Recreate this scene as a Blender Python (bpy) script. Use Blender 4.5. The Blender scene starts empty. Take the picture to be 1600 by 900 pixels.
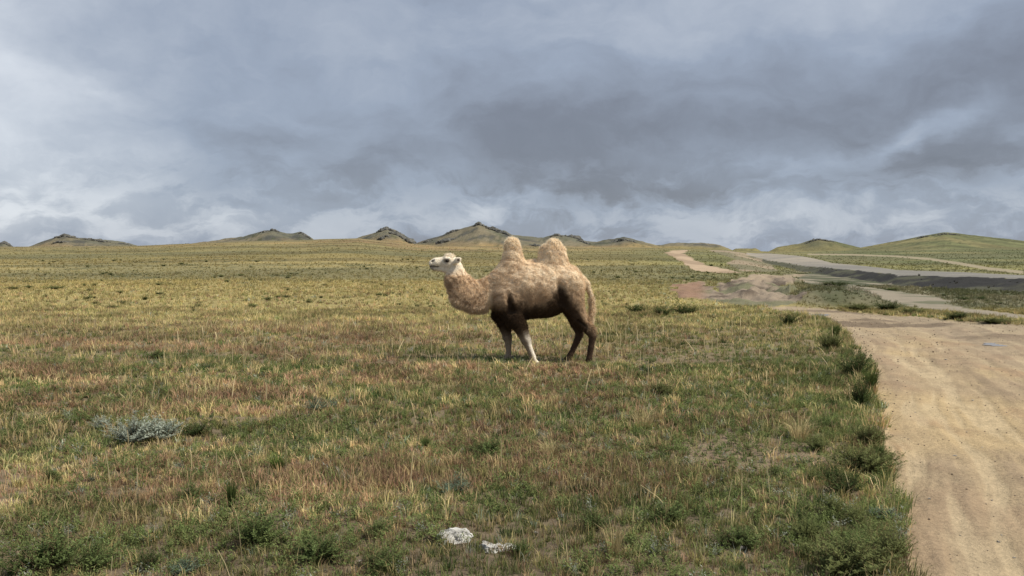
import bpy, bmesh, math, random
import numpy as np
from mathutils import Vector, Matrix

random.seed(7)
RNG = np.random.default_rng(11)
rad = math.radians
scene = bpy.context.scene
C = bpy.context.collection

# ------------------------------------------------------------------ camera
F = 1333.0                       # focal length in photo pixels (1600 wide)
HOR = 400.0                      # eye level row
EYE = 1.8
cam_d = bpy.data.cameras.new("camera")
cam_d.sensor_width = 36.0
cam_d.lens = 36.0 * F / 1600.0
cam_d.clip_start = 0.1
cam_d.clip_end = 20000
cam = bpy.data.objects.new("camera", cam_d)
C.objects.link(cam)
cam.location = (0, 0, EYE)
PITCH = math.atan(50.0 / F)
cam.rotation_euler = (rad(90) - PITCH, 0, 0)
scene.camera = cam

# ------------------------------------------------------------------ exposure
vs = scene.view_settings
vs.view_transform = 'Standard'
vs.look = 'None'
vs.exposure = 0.0
vs.gamma = 1.0
vs.use_curve_mapping = False

# ------------------------------------------------------------------ sun
SUN_EL, SUN_AZ = rad(52), rad(110)       # azimuth clockwise from +Y (camera forward)
sun_dir = Vector((math.sin(SUN_AZ) * math.cos(SUN_EL), math.cos(SUN_AZ) * math.cos(SUN_EL), math.sin(SUN_EL)))
sl = bpy.data.lights.new("sun", 'SUN')
sl.energy = 5.0
sl.angle = rad(1.0)
sl.color = (1.0, 0.93, 0.82)
so = bpy.data.objects.new("sun", sl)
C.objects.link(so)
so.rotation_euler = (-sun_dir).to_track_quat('-Z', 'Y').to_euler()
so.location = (30, 0, 60)

# ------------------------------------------------------------------ node helper
class NT:
    def __init__(s, tree):
        s.t = tree
        s.n = tree.nodes
        s.l = tree.links
    def node(s, typ, **kw):
        n = s.n.new(typ)
        for k, v in kw.items():
            setattr(n, k, v)
        return n
    def put(s, sock, v):
        if isinstance(v, bpy.types.NodeSocket):
            s.l.new(v, sock)
        elif v is not None:
            if hasattr(sock, 'default_value') and isinstance(v, (tuple, list)) and len(v) == 3 and sock.type == 'RGBA':
                v = (*v, 1)
            sock.default_value = v
    def m(s, op, a, b=None, c=None, clamp=False):
        n = s.node('ShaderNodeMath', operation=op, use_clamp=clamp)
        s.put(n.inputs[0], a)
        if b is not None: s.put(n.inputs[1], b)
        if c is not None: s.put(n.inputs[2], c)
        return n.outputs[0]
    def noise(s, vec, scale, detail=4, rough=0.55, dist=0.0):
        n = s.node('ShaderNodeTexNoise')
        if vec is not None: s.put(n.inputs['Vector'], vec)
        n.inputs['Scale'].default_value = scale
        n.inputs['Detail'].default_value = detail
        n.inputs['Roughness'].default_value = rough
        n.inputs['Distortion'].default_value = dist
        return n.outputs['Fac']
    def xyz(s, x, y, z):
        n = s.node('ShaderNodeCombineXYZ')
        for i, v in enumerate((x, y, z)): s.put(n.inputs[i], v)
        return n.outputs[0]
    def ramp(s, fac, stops, interp='LINEAR'):
        n = s.node('ShaderNodeValToRGB')
        n.color_ramp.interpolation = interp
        el = n.color_ramp.elements
        while len(el) < len(stops): el.new(0.5)
        for e, (p, c) in zip(el, stops):
            e.position = p
            e.color = (*c, 1) if len(c) == 3 else c
        s.put(n.inputs[0], fac)
        return n.outputs[0]
    def maprange(s, v, a, b, c, d, smooth=False):
        n = s.node('ShaderNodeMapRange')
        if smooth: n.interpolation_type = 'SMOOTHSTEP'
        s.put(n.inputs[0], v)
        for i, k in enumerate((a, b, c, d)): n.inputs[i + 1].default_value = k
        return n.outputs[0]
    def mix(s, f, a, b, mode='MIX'):
        n = s.node('ShaderNodeMix', data_type='RGBA', blend_type=mode)
        s.put(n.inputs[0], f); s.put(n.inputs[6], a); s.put(n.inputs[7], b)
        return n.outputs[2]

# ------------------------------------------------------------------ world: cloudy daylight sky
world = bpy.data.worlds.new("World")
scene.world = world
world.use_nodes = True
N = NT(world.node_tree)
N.n.clear()
out = N.node('ShaderNodeOutputWorld')
sky = N.node('ShaderNodeTexSky', sky_type='NISHITA')
sky.sun_disc = False
sky.sun_elevation = SUN_EL
sky.sun_rotation = SUN_AZ
bg_sky = N.node('ShaderNodeBackground')
bg_sky.inputs[1].default_value = 0.1
N.l.new(sky.outputs[0], bg_sky.inputs[0])
tc = N.node('ShaderNodeTexCoord')
sp = N.node('ShaderNodeSeparateXYZ')
N.l.new(tc.outputs['Generated'], sp.inputs[0])
az = N.m('ARCTAN2', sp.outputs[0], sp.outputs[1])
el_ = N.m('ARCSINE', sp.outputs[2])
# cloud lumps: stretched more and more towards the horizon
warp1 = N.noise(N.xyz(N.m('MULTIPLY', az, 2.4), N.m('MULTIPLY', el_, 4.0), 1.7), 1.8, 5, 0.55)
warp2 = N.noise(N.xyz(N.m('MULTIPLY', az, 3.2), N.m('MULTIPLY', el_, 5.0), 9.3), 1.8, 6, 0.58)
azw = N.m('MULTIPLY_ADD', N.m('SUBTRACT', warp1, 0.5), 0.34, az)
elw = N.m('MULTIPLY_ADD', N.m('SUBTRACT', warp2, 0.5), 0.10, el_)
def blob(px, py, sx, sy, amp, tilt=0.0):
    a0, e0 = math.atan((px - 800) / F), (HOR - py) / F
    dx = N.m('SUBTRACT', azw, a0)
    dy = N.m('SUBTRACT', elw, e0)
    if tilt: dy = N.m('MULTIPLY_ADD', dx, -tilt, dy)
    qx = N.m('POWER', N.m('ABSOLUTE', N.m('DIVIDE', dx, sx / F)), 2.0)
    qy = N.m('POWER', N.m('ABSOLUTE', N.m('DIVIDE', dy, sy / F)), 2.0)
    g = N.m('EXPONENT', N.m('MULTIPLY', N.m('ADD', qx, qy), -1.0))
    return N.m('MULTIPLY', g, amp)
tot = N.maprange(el_, 0.0, 0.5, 0.53, 0.58)
for b in [(-60, 150, 190, 260, 0.36, 0), (330, 130, 190, 100, -0.07, 0), (1080, 205, 380, 85, -0.25, 0.08),
          (780, 170, 260, 90, -0.13, -0.15), (640, 245, 330, 50, -0.13, -0.05), (1450, 262, 130, 34, -0.28, 0),
          (1580, 130, 160, 70, -0.24, 0), (1390, 225, 130, 18, 0.27, 0.28), (1120, 300, 90, 22, -0.12, 0),
          (900, 290, 110, 22, -0.14, 0), (750, 315, 60, 24, 0.26, 0.2), (1250, 345, 420, 26, 0.13, 0),
          (200, 345, 330, 30, 0.09, 0), (900, 60, 420, 60, 0.07, 0), (1450, 30, 260, 45, 0.08, 0),
          (230, 255, 120, 24, 0.07, 0)]:
    tot = N.m('ADD', tot, blob(*b))
cn1 = N.noise(N.xyz(N.m('MULTIPLY', az, 3.4), N.m('MULTIPLY', elw, 6.5), 3.1), 1.4, 7, 0.52, 0.2)
cn2 = N.noise(N.xyz(N.m('MULTIPLY', az, 9.0), N.m('MULTIPLY', elw, 20.0), 5.9), 1.4, 7, 0.6, 0.3)
tot = N.m('MULTIPLY_ADD', N.m('SUBTRACT', cn1, 0.5), 0.44, tot)
cn3 = N.noise(N.xyz(N.m('MULTIPLY', az, 7.0), N.m('MULTIPLY', elw, 13.0), 12.4), 1.5, 8, 0.58, 0.35)
tot = N.m('MULTIPLY_ADD', N.m('SUBTRACT', cn3, 0.5), 0.30, tot)
low = N.maprange(el_, 0.15, 0.01, 0.06, 0.62, True)     # finer, crisper lumps near the horizon
puff = N.maprange(cn2, .40, .60, -.5, .5, True)
tot = N.m('ADD', tot, N.m('MULTIPLY', puff, N.m('MULTIPLY', low, .42)))
ccol = N.ramp(tot, [(0.0, (.15, .163, .20)), (0.25, (.215, .236, .290)), (0.5, (.345, .40, .50)),
                    (0.72, (.51, .56, .645)), (1.0, (.78, .82, .88))])
bg_cl = N.node('ShaderNodeBackground')
bg_cl.inputs[1].default_value = 1.0
N.l.new(ccol, bg_cl.inputs[0])
mx = N.node('ShaderNodeMixShader')
mx.inputs[0].default_value = 0.88
N.l.new(bg_sky.outputs[0], mx.inputs[1])
N.l.new(bg_cl.outputs[0], mx.inputs[2])
N.l.new(mx.outputs[0], out.inputs[0])

# ------------------------------------------------------------------ numpy helpers
def vnoise(x, y, seed=0):
    xi = np.floor(x).astype(np.int64); yi = np.floor(y).astype(np.int64)
    fx = x - xi; fy = y - yi
    fx = fx * fx * (3 - 2 * fx); fy = fy * fy * (3 - 2 * fy)
    def h(a, b):
        v = (a * 374761393 + b * 668265263 + seed * 2147483647) & 0xFFFFFFFF
        v = ((v ^ (v >> 13)) * 1274126177) & 0xFFFFFFFF
        v = ((v ^ (v >> 16)) * 2246822519) & 0xFFFFFFFF
        return ((v ^ (v >> 15)) & 0xFFFFFF) / float(0xFFFFFF)
    a = h(xi, yi); b = h(xi + 1, yi); c = h(xi, yi + 1); d = h(xi + 1, yi + 1)
    return (a * (1 - fx) + b * fx) * (1 - fy) + (c * (1 - fx) + d * fx) * fy
def fbm(x, y, scale=1.0, octv=4, seed=0, gain=0.5):
    t = np.zeros(np.shape(x)); amp = 1.0; tot_ = 0.0
    fx, fy = np.asarray(x) / scale, np.asarray(y) / scale
    for i in range(octv):
        t += amp * vnoise(fx + 17.3 * i, fy - 9.1 * i, seed + i)
        tot_ += amp; amp *= gain; fx = fx * 2.03; fy = fy * 2.03
    return t / tot_
def sstep(a, b, x):
    t = np.clip((x - a) / (b - a), 0, 1)
    return t * t * (3 - 2 * t)
def lerp(a, b, t): return a + (b - a) * t
def interp(x, pts, left=None, right=None):
    return np.interp(x, [p[0] for p in pts], [p[1] for p in pts], left=left, right=right)

def mesh_np(name, V, faces, col=None, smooth=False):
    """faces: list of int arrays (n,k)."""
    me = bpy.data.meshes.new(name)
    V = np.asarray(V, dtype=np.float32)
    me.vertices.add(len(V))
    me.vertices.foreach_set('co', V.ravel())
    li, ls = [], []
    off = 0
    for f in faces:
        if len(f) == 0: continue
        f = np.asarray(f, dtype=np.int32)
        li.append(f.ravel())
        ls.append(off + np.arange(len(f), dtype=np.int32) * f.shape[1])
        off += f.size
    li = np.concatenate(li); ls = np.concatenate(ls)
    me.loops.add(len(li)); me.loops.foreach_set('vertex_index', li)
    me.polygons.add(len(ls)); me.polygons.foreach_set('loop_start', ls)
    if smooth:
        me.polygons.foreach_set('use_smooth', np.ones(len(ls), dtype=bool))
    if col is not None:
        a = me.attributes.new('coat', 'FLOAT_COLOR', 'POINT')
        c4 = np.ones((len(V), 4), dtype=np.float32); c4[:, :3] = col
        a.data.foreach_set('color', c4.ravel())
    me.update(calc_edges=True)
    return me
def link(name, me, mat, parent=None, loc=None):
    o = bpy.data.objects.new(name, me)
    C.objects.link(o)
    if mat and not me.materials: me.materials.append(mat)
    if parent: o.parent = parent
    if loc is not None: o.location = loc
    return o
def tag(o, label=None, cat=None, group=None, kind=None):
    for k, v in (('label', label), ('category', cat), ('group', group), ('kind', kind)):
        if v: o[k] = v
    return o
def empty(name, loc, rz=0.0):
    o = bpy.data.objects.new(name, None)
    C.objects.link(o)
    o.location = loc; o.rotation_euler = (0, 0, rz)
    o.empty_display_size = 0.2
    return o
def in_poly(px, py, poly):
    res = np.zeros(px.shape, dtype=bool)
    n = len(poly)
    for i in range(n):
        x1, y1 = poly[i]; x2, y2 = poly[(i + 1) % n]
        if y1 == y2: continue
        c = ((y1 > py) != (y2 > py)) & (px < (x2 - x1) * (py - y1) / (y2 - y1) + x1)
        res ^= c
    return res
def dist_polyline(x, y, pts):
    d = np.full(x.shape, 1e9)
    for (x1, y1), (x2, y2) in zip(pts[:-1], pts[1:]):
        vx, vy = x2 - x1, y2 - y1
        L = vx * vx + vy * vy + 1e-12
        t = np.clip(((x - x1) * vx + (y - y1) * vy) / L, 0, 1)
        d = np.minimum(d, np.hypot(x - x1 - t * vx, y - y1 - t * vy))
    return d

# ------------------------------------------------------------------ terrain heights
CREST = [(-800, 385), (0, 386), (220, 384), (300, 381), (400, 377), (480, 376), (500, 374.5), (560, 373), (620, 379), (680, 384),
         (800, 386), (1000, 387), (1050, 388), (1150, 391), (1210, 393), (1340, 391), (1600, 387), (2400, 387)]
HILLS = [  # (distance, front falloff, silhouette)
    (700, 90, [(-70, 388), (-20, 381), (0, 380), (10, 379), (22, 386)]),
    (600, 90, [(30, 389), (50, 384), (75, 374), (100, 367), (120, 371), (145, 374), (170, 376), (195, 378), (225, 387)]),
    (520, 90, [(270, 386), (345, 375), (380, 370), (410, 362), (425, 359), (445, 364), (455, 366), (470, 362), (482, 369), (498, 379)]),
    (450, 70, [(540, 380), (580, 366), (605, 357), (620, 361), (640, 373), (652, 381), (664, 390)]),
    (540, 100, [(630, 388), (660, 377), (690, 369), (715, 360), (748, 350), (765, 354), (790, 360), (800, 366), (850, 371), (868, 366),
                (890, 370), (915, 377), (930, 379), (950, 376), (975, 372), (990, 375), (1015, 382), (1035, 388)]),
    (620, 80, [(985, 388), (1040, 381), (1060, 380), (1100, 381), (1125, 385), (1150, 393)]),
    (560, 60, [(1138, 394), (1150, 388), (1180, 388), (1190, 393)]),
    (500, 80, [(1198, 394), (1213, 386), (1250, 380), (1270, 374), (1282, 373), (1300, 376), (1345, 387), (1380, 393)]),
    (380, 130, [(1300, 395), (1345, 387), (1400, 377), (1440, 369), (1475, 364), (1500, 366), (1560, 373), (1610, 379), (1700, 386), (2000, 384), (2400, 392)]),
]
YN = [(1160, 235), (1170, 230), (1200, 170), (1250, 120), (1300, 95), (1400, 70), (1500, 62), (1600, 57), (2000, 46), (3000, 38)]
YF = [(1160, 305), (1170, 300), (1200, 260), (1250, 190), (1300, 128), (1400, 90), (1500, 76), (1600, 69), (2000, 58), (3000, 46)]
ZN = [(1160, 2.0), (1170, 1.8), (1200, .91), (1250, .45), (1300, .41), (1400, .24), (1500, .25), (1600, .26), (3000, .2)]
ZF = [(1160, 2.8), (1170, 2.7), (1200, 2.6), (1250, 1.8), (1300, .73), (1400, .34), (1500, .36), (1600, .25), (3000, .2)]

def to_px(X, Y, Z):
    cp, sp_ = math.cos(PITCH), math.sin(PITCH)
    zz = Z - EYE
    d = Y * cp - zz * sp_
    v = Y * sp_ + zz * cp
    d = np.where(d < 0.2, 0.2, d)
    return 800 + F * X / d, 450 - F * v / d

def height(X, Y, fine=True):
    X = np.asarray(X, dtype=float); Y = np.asarray(Y, dtype=float)
    Ys = np.maximum(Y, 3.0)
    px = 800 + F * X / Ys
    crest_z = EYE + (HOR - interp(px, CREST)) / F * 330
    t = sstep(45, 330, Y) * 0.65 + np.clip((Y - 45) / 285, 0, 1) * 0.35
    zl = crest_z * t
    yn, yf, zn, zf = (interp(px, q) for q in (YN, YF, ZN, ZF))
    foot = yn - np.clip(yn * 0.11, 5, 14)
    zfoot = zn - 0.60 - 0.3 * sstep(1500, 1250, px) * 0
    k = 20.0
    zr = np.where(Y < k, 0, lerp(0, zfoot, np.clip((Y - k) / np.maximum(foot - k, 1), 0, 1)))
    zr = np.where(Y >= foot, lerp(zfoot, zn, np.clip((Y - foot) / np.maximum(yn - foot - .8, 1), 0, 1)), zr)
    zr = np.where(Y >= yn, lerp(zn, zf, np.clip((Y - yn) / (yf - yn), 0, 1)), zr)
    zr = np.where(Y >= yf, lerp(zf - .0, np.maximum(crest_z, zf), sstep(0, 1, (Y - yf) / np.maximum(340 - yf, 20))), zr)
    w = sstep(1130, 1190, px) * sstep(18, 24, Y)
    z = lerp(zl, zr, w)
    # beyond the crest the plain falls away a little
    z = z - 3.0 * sstep(330, 450, Y)
    hz = np.full(X.shape, -50.0)
    for r0, fr, prof in HILLS:
        s = interp(px, prof, left=prof[0][1] + 4, right=prof[-1][1] + 4)
        out_ = np.maximum(prof[0][0] - px, px - prof[-1][0])
        s = s + np.clip(out_, 0, 300) * 0.25
        pk = EYE + (HOR - s) / F * r0
        back = np.where(Y > r0, fr * 2.2, fr)
        g = np.exp(-((Y - r0) / back) ** 2)
        hz = np.maximum(hz, pk * g - 4 * (1 - g))
    if fine:
        rough = (fbm(X, Y, 36, 5, 31, 0.62) - 0.5) * 4.2 + np.abs(fbm(X, Y, 12, 5, 37, 0.65) - 0.5) * -5.0 + .4
        hz = hz + rough * sstep(1.0, 9.0, hz) * sstep(1360, 1250, px) * 0.62 + rough * 0.2 * sstep(1300, 1360, px) * sstep(1, 9, hz)
    dlt = hz - z
    z = np.where(Y > 150, np.maximum(hz, z) + 0.12 * np.exp(-np.abs(dlt) / 0.5), z)
    if fine:
        far = sstep(30, 90, Y)
        z = z + (fbm(X, Y, 9, 3, 3) - .5) * 0.10 * (1 - w) + (fbm(X, Y, 34, 3, 5) - .5) * 0.55 * far * (1 - w) 
    return z

# ------------------------------------------------------------------ areas of the ground (traced, then carried to the plain)
P_MAIN = [(1470, 1100), (1455, 960), (1440, 900), (1412, 830), (1400, 790), (1397, 740), (1388, 690), (1372, 645), (1374, 620), (1360, 575), (1335, 535),
          (1305, 505), (1262, 492), (1205, 486), (1188, 479), (1232, 477), (1300, 483), (1400, 493), (1480, 499), (1600, 508), (2300, 545), (3600, 640), (3600, 1100)]
P_MOUND = [(1058, 468), (1052, 446), (1066, 441), (1104, 441), (1116, 452), (1140, 443), (1160, 434), (1180, 429), (1262, 429), (1238, 434), (1254, 440), (1222, 447), (1248, 454),
           (1226, 462), (1252, 470), (1236, 477), (1185, 478), (1130, 473), (1095, 469)]
P_TRACK = [(1039, 394.5), (1052, 391), (1078, 390.5), (1068, 396), (1088, 407), (1106, 415), (1150, 424), (1164, 427), (1120, 427), (1086, 423), (1066, 410), (1050, 401)]
P_BARE = [(1108, 391), (1135, 391), (1172, 397), (1205, 412), (1216, 424), (1190, 425), (1160, 424), (1132, 412), (1150, 405), (1128, 398)]
P_SIDE = [(1306, 449), (1330, 446), (1358, 449), (1420, 458), (1460, 463), (1492, 471), (1480, 476), (1530, 484), (1600, 492), (1800, 512), (1800, 519),
          (1600, 500), (1510, 491), (1455, 483), (1420, 478), (1385, 474), (1352, 463)]
P_DIRTR = [(1240, 430), (1300, 424), (1370, 436), (1430, 443), (1420, 447), (1340, 447), (1300, 449), (1262, 444)]
L_PATH = [(1262, 397.5), (1330, 398), (1400, 400.5), (1450, 404.5), (1500, 412), (1545, 420), (1600, 426)]

def masks(X, Y, Z):
    px, py = to_px(X, Y, Z)
    # ragged rims
    j = (fbm(X, Y, 0.7, 5, 51, .7) - .5) * 2.6 * np.clip(900 / np.maximum(Y, 4), 2, 90) * 0.45
    jy = (fbm(X, Y, 1.3, 3, 53) - .5) * np.clip(90 / np.maximum(Y, 4), .6, 9)
    qx, qy = px + j, py + jy
    ahead = (Y > 3.2)
    near = Y < 60
    main = in_poly(qx, qy, P_MAIN) & ahead & near
    main |= (Y <= 3.2) & (X > 1.55 + 0.06 * (3.2 - Y)) & (X < 14)
    mound = in_poly(px + (fbm(X, Y, 2.2, 4, 58) - .5) * 46, py + (fbm(X, Y, 2.2, 4, 59) - .5) * 7, P_MOUND) & ahead & (Y < 95)
    lx = px + (fbm(X, Y, 6, 3, 55) - .5) * 9
    ly = py + (fbm(X, Y, 6, 3, 56) - .5) * 1.5
    track = in_poly(lx, ly, P_TRACK) & (Y > 60) & (Y < 332)
    bare = in_poly(lx, ly, P_BARE) & (Y > 60) & (Y < 332)
    side = in_poly(px + j, py + jy * .5, P_SIDE) & ahead & (Y < 60)
    dirtr = in_poly(lx, ly, P_DIRTR) & (Y > 30) & (Y < 110)
    yn, yf = interp(px, YN), interp(px, YF)
    edge = (fbm(X, Y, 4, 3, 57) - .5) * 2.2
    road = (px > 1166) & (Y > yn + edge * .3) & (Y < yf + edge)
    foot = yn - np.clip(yn * 0.11, 5, 14)
    bank = (px > 1190) & (Y <= yn) & (Y > foot - edge)
    py_path = interp(px, L_PATH, left=0, right=0)
    path = (np.abs(py - py_path) < 1.2 + 1.2 * sstep(1380, 1540, px)) & (Y > yf) & (Y < 600) & (px > 1262)
    return dict(px=px, py=py, main=main, mound=mound, track=track, bare=bare, side=side, dirtr=dirtr, road=road, bank=bank, path=path)

# world-space left edge of the main dirt road (flat ground)
def flat_pt(px, py):
    Y = EYE * F / (py - HOR)
    return ((px - 800) / F * Y, Y)
EDGE_L = [flat_pt(*p) for p in P_MAIN[1:15]]

# ------------------------------------------------------------------ albedo of the ground
def A(*c): return np.array(c, dtype=float)
def mixc(c, d, t): return c * (1 - t[..., None]) + d * t[..., None]
def fields(X, Y):
    return (fbm(X, Y, 2.6, 4, 61), fbm(X, Y, 0.75, 3, 67), fbm(X, Y, 9.0, 3, 71), fbm(X + Y * .5, Y * 2.2, 5.0, 4, 73))

def ground_color(X, Y, Z, M):
    px, py = M['px'], M['py']
    n1, n2, n3, n4 = fields(X, Y)
    yflat = HOR + EYE * F / np.maximum(Y, 3)
    col = np.zeros(X.shape + (3,))
    knots = [(380, A(.27, .195, .09)), (392, A(.28, .195, .09)), (398, A(.25, .185, .08)), (404.0, A(.18, .153, .066)), (410, A(.175, .148, .06)), (416, A(.21, .17, .066)),
             (425, A(.27, .22, .095)), (445, A(.305, .25, .105)), (480, A(.285, .235, .095)), (505, A(.19, .155, .08)), (560, A(.18, .14, .085)),
             (700, A(.15, .12, .075)), (900, A(.15, .115, .075))]
    # far slope uses its own rows: measured by distance
    row = np.where(Y > 60, np.interp(Y, [60, 120, 150, 200, 230, 330, 420], [430, 416, 408, 404, 401, 391, 382]), yflat)
    row = row + (n3 - .5) * np.clip(10, 0, (row - 380) * .3)
    ks = [k[0] for k in knots]
    for c in range(3):
        col[..., c] = np.interp(row, ks, [k[1][c] for k in knots])
    # greener ground towards the road side
    g = sstep(900, 1150, px) * sstep(30, 45, Y) * .55
    col = mixc(col, A(.14, .155, .06), g)
    # reddish dry streaks on the far slope below the rocky hills
    r = sstep(.52, .66, n4) * sstep(150, 230, Y) * sstep(420, 340, Y) * sstep(380, 560, px) * sstep(960, 800, px)
    col = mixc(col, A(.27, .165, .09), r * .8)
    # hills
    hill = sstep(345, 395, Y) * sstep(5.0, 10.5, Z + (fbm(X, Y, 25, 4, 82) - .5) * 9)
    hn = fbm(X, Y, 30, 4, 83)
    hc = mixc(np.broadcast_to(A(.125, .122, .085), col.shape), A(.18, .155, .10), sstep(.4, .65, hn))
    rocky = sstep(.53, .61, fbm(X, Y, 13, 4, 89, .6)) * sstep(1350, 1200, px) 
    hc = mixc(hc, A(.065, .066, .058), rocky * .8)
    hgreen = sstep(1180, 1330, px)
    hc = mixc(hc, mixc(np.broadcast_to(A(.075, .08, .042), col.shape), A(.12, .112, .058), sstep(.4, .6, hn)), hgreen)
    col = mixc(col, hc, hill)
    gr = sstep(1230, 1330, px) * sstep(100, 140, Y)
    col = mixc(col, mixc(np.broadcast_to(A(.10, .11, .048), col.shape), A(.16, .145, .066), sstep(.42, .6, fbm(X, Y * .4, 22, 4, 91))), gr * .85)
    # long low streaks of darker and paler growth across the slope
    st_ = fbm(X * .28, Y, 6.0, 5, 95, .6)
    col = col * (1 + (sstep(.35, .65, st_) - .5) * .5 * sstep(35, 80, Y) * sstep(420, 380, Y))[..., None]
    bp2 = fbm(X * .5 + 40, Y, 38, 4, 96, .55)
    col = mixc(col, A(.135, .130, .065), sstep(.5, .6, bp2) * .6 * sstep(30, 70, Y) * sstep(420, 380, Y))
    # scattered scrub speckle
    spk = sstep(.60, .70, fbm(X, Y * .8, 1.7, 3, 97)) * sstep(25, 60, Y) * (.45 + .5 * sstep(.45, .6, fbm(X, Y, 30, 3, 99)))
    col = mixc(col, A(.06, .068, .03), spk * .75)
    # right-hand flats between the tracks
    rf = sstep(1205, 1275, px + (fbm(X, Y * .7, 3.0, 4, 102, .6) - .5) * 120) * sstep(28, 33, Y) * (Y < interp(px, YN))
    col = mixc(col, mixc(np.broadcast_to(A(.075, .08, .04), col.shape), A(.16, .145, .085), sstep(.44, .66, fbm(X, Y * .6, 3.5, 5, 101, .6))), rf)
    # bare soil patches in the near grass
    bp = sstep(.66, .76, n1) * sstep(30, 12, Y)
    col = mixc(col, A(.24, .175, .115), bp * .7)
    rows = lambda c: np.broadcast_to(A(*c), col.shape)
    # tracks and roads
    d = dist_polyline(X, Y, EDGE_L)
    ds = d + (fbm(X, Y, 3, 3, 103) - .5) * .5
    sand = rows((.42, .315, .175))
    sand = mixc(sand, A(.36, .285, .18), sstep(1.3, 2.6, ds) * .8)
    stripe = .5 + .5 * np.sin(ds * 4.1 + 0.6) * np.sin(ds * 1.7)
    sand = mixc(sand, A(.29, .22, .145), sstep(.5, .95, stripe) * .45)
    sand = mixc(sand, A(.33, .21, .12), sstep(.52, .7, fbm(X * 2, Y, 1.2, 4, 107)) * .5)
    sand = mixc(sand, A(.30, .23, .155), sstep(.50, .66, fbm(X, Y, 3.3, 4, 109)) * .55)
    tyre = fbm(ds * 5.5, Y * .35 + X * .1, 1.0, 4, 108)
    sand = mixc(sand, A(.25, .185, .12), sstep(.56, .70, tyre) * .5)
    sand = mixc(sand, A(.50, .40, .25), sstep(.44, .30, tyre) * .5)
    farroad = sstep(15, 24, Y)
    sand = mixc(sand, A(.30, .24, .165), farroad * .7)
    wet = sstep(.52, .60, fbm(X * .35, Y * 1.1, 1.6, 4, 113)) * sstep(17, 21, Y) * sstep(34, 28, Y)
    sand = mixc(sand, A(.12, .088, .06), wet * .75)
    mud = mixc(rows((.25, .20, .145)), A(.11, .085, .062), sstep(.46, .6, fbm(X * 1.6 + Y * .3, Y * .45, 1.5, 5, 117, .65)))
    mud = mixc(mud, A(.13, .14, .07), sstep(.55,.63,fbm(X, Y*.5, 2.2, 4, 118))*.7)
    red = sstep(1115, 1085, px)
    mud = mixc(mud, A(.26, .155, .10), red * .8)
    mud = mixc(mud, A(.36, .28, .19), sstep(444, 436, py) * .6)
    tr = mixc(rows((.40, .30, .20)), A(.30, .22, .145), sstep(.48, .56, fbm(X * 1.5, Y * .15, 5, 3, 119)))
    ba = mixc(rows((.27, .215, .145)), A(.16, .145, .085), sstep(.45, .55, fbm(X, Y * .2, 7, 3, 121)))
    gv = mixc(rows((.245, .228, .195)), A(.175, .165, .145), fbm(X, Y, 2.5, 4, 123))
    gv = mixc(gv, A(.30, .265, .21), sstep(90, 160, Y))
    gv = mixc(gv, A(.16, .155, .14), sstep(.5,.62,fbm(X*.3, Y*2, 3, 3, 124))*.6)
    sd = mixc(rows((.25, .215, .16)), A(.13, .13, .08), sstep(.42,.62,fbm(X, Y, 2, 4, 125)))
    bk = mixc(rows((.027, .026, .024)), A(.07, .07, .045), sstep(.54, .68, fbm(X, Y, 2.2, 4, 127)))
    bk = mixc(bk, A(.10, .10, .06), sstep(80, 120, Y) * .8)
    pt = rows((.27, .23, .15))
    dr = mixc(sd, A(.075, .08, .045), sstep(.42, .52, fbm(X, Y * .8, 2.4, 4, 126)))
    for k, c in (('dirtr', dr), ('bare', ba), ('track', tr), ('bank', bk), ('road', gv), ('path', pt), ('side', sd), ('mound', mud), ('main', sand)):
        col = np.where(M[k][..., None], c, col)
    return col

def bumps(X, Y, M):
    n2 = fbm(X, Y, .35, 3, 131)
    veg = ~(M['main'] | M['mound'] | M['road'] | M['side'] | M['track'])
    z = np.where(veg, (n2 - .5) * 0.06 * sstep(60, 20, Y), 0)
    d = dist_polyline(X, Y, EDGE_L)
    ds = d + (fbm(X, Y, 3, 3, 103) - .5) * .5
    rut = np.sin(ds * 4.1 + .6) * .014 + (fbm(X, Y, .22, 3, 133) - .5) * .035 + (fbm(X, Y, 1.6, 3, 134) - .5) * .06 + (fbm(ds * 5.5, Y * .35 + X * .1, 1.0, 4, 108) - .5) * .06
    z = np.where(M['main'], rut - .035, z)
    mm = M['mound']
    z = np.where(mm, (fbm(X * 1.3, Y * .7, 1.6, 4, 135, .65) - .42) * 1.15 * sstep(30, 36, Y) * sstep(70, 60, Y) * (0.35 + .65 * sstep(1100, 1160, M['px'])), z)
    z = np.where(M['bank'], (fbm(X, Y, 1.6, 3, 137) - .5) * .35, z)
    # banks of scrub between the dirt road and the side track
    b = sstep(1225, 1275, M['px']) * sstep(31.5, 34, Y) * sstep(46, 40, Y) * sstep(1440, 1300, M['px'])
    z = z + np.where(~M['main'] & ~M['side'], b * (.30 + .25 * fbm(X, Y, 2.5, 3, 139)), 0)
    return z

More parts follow.
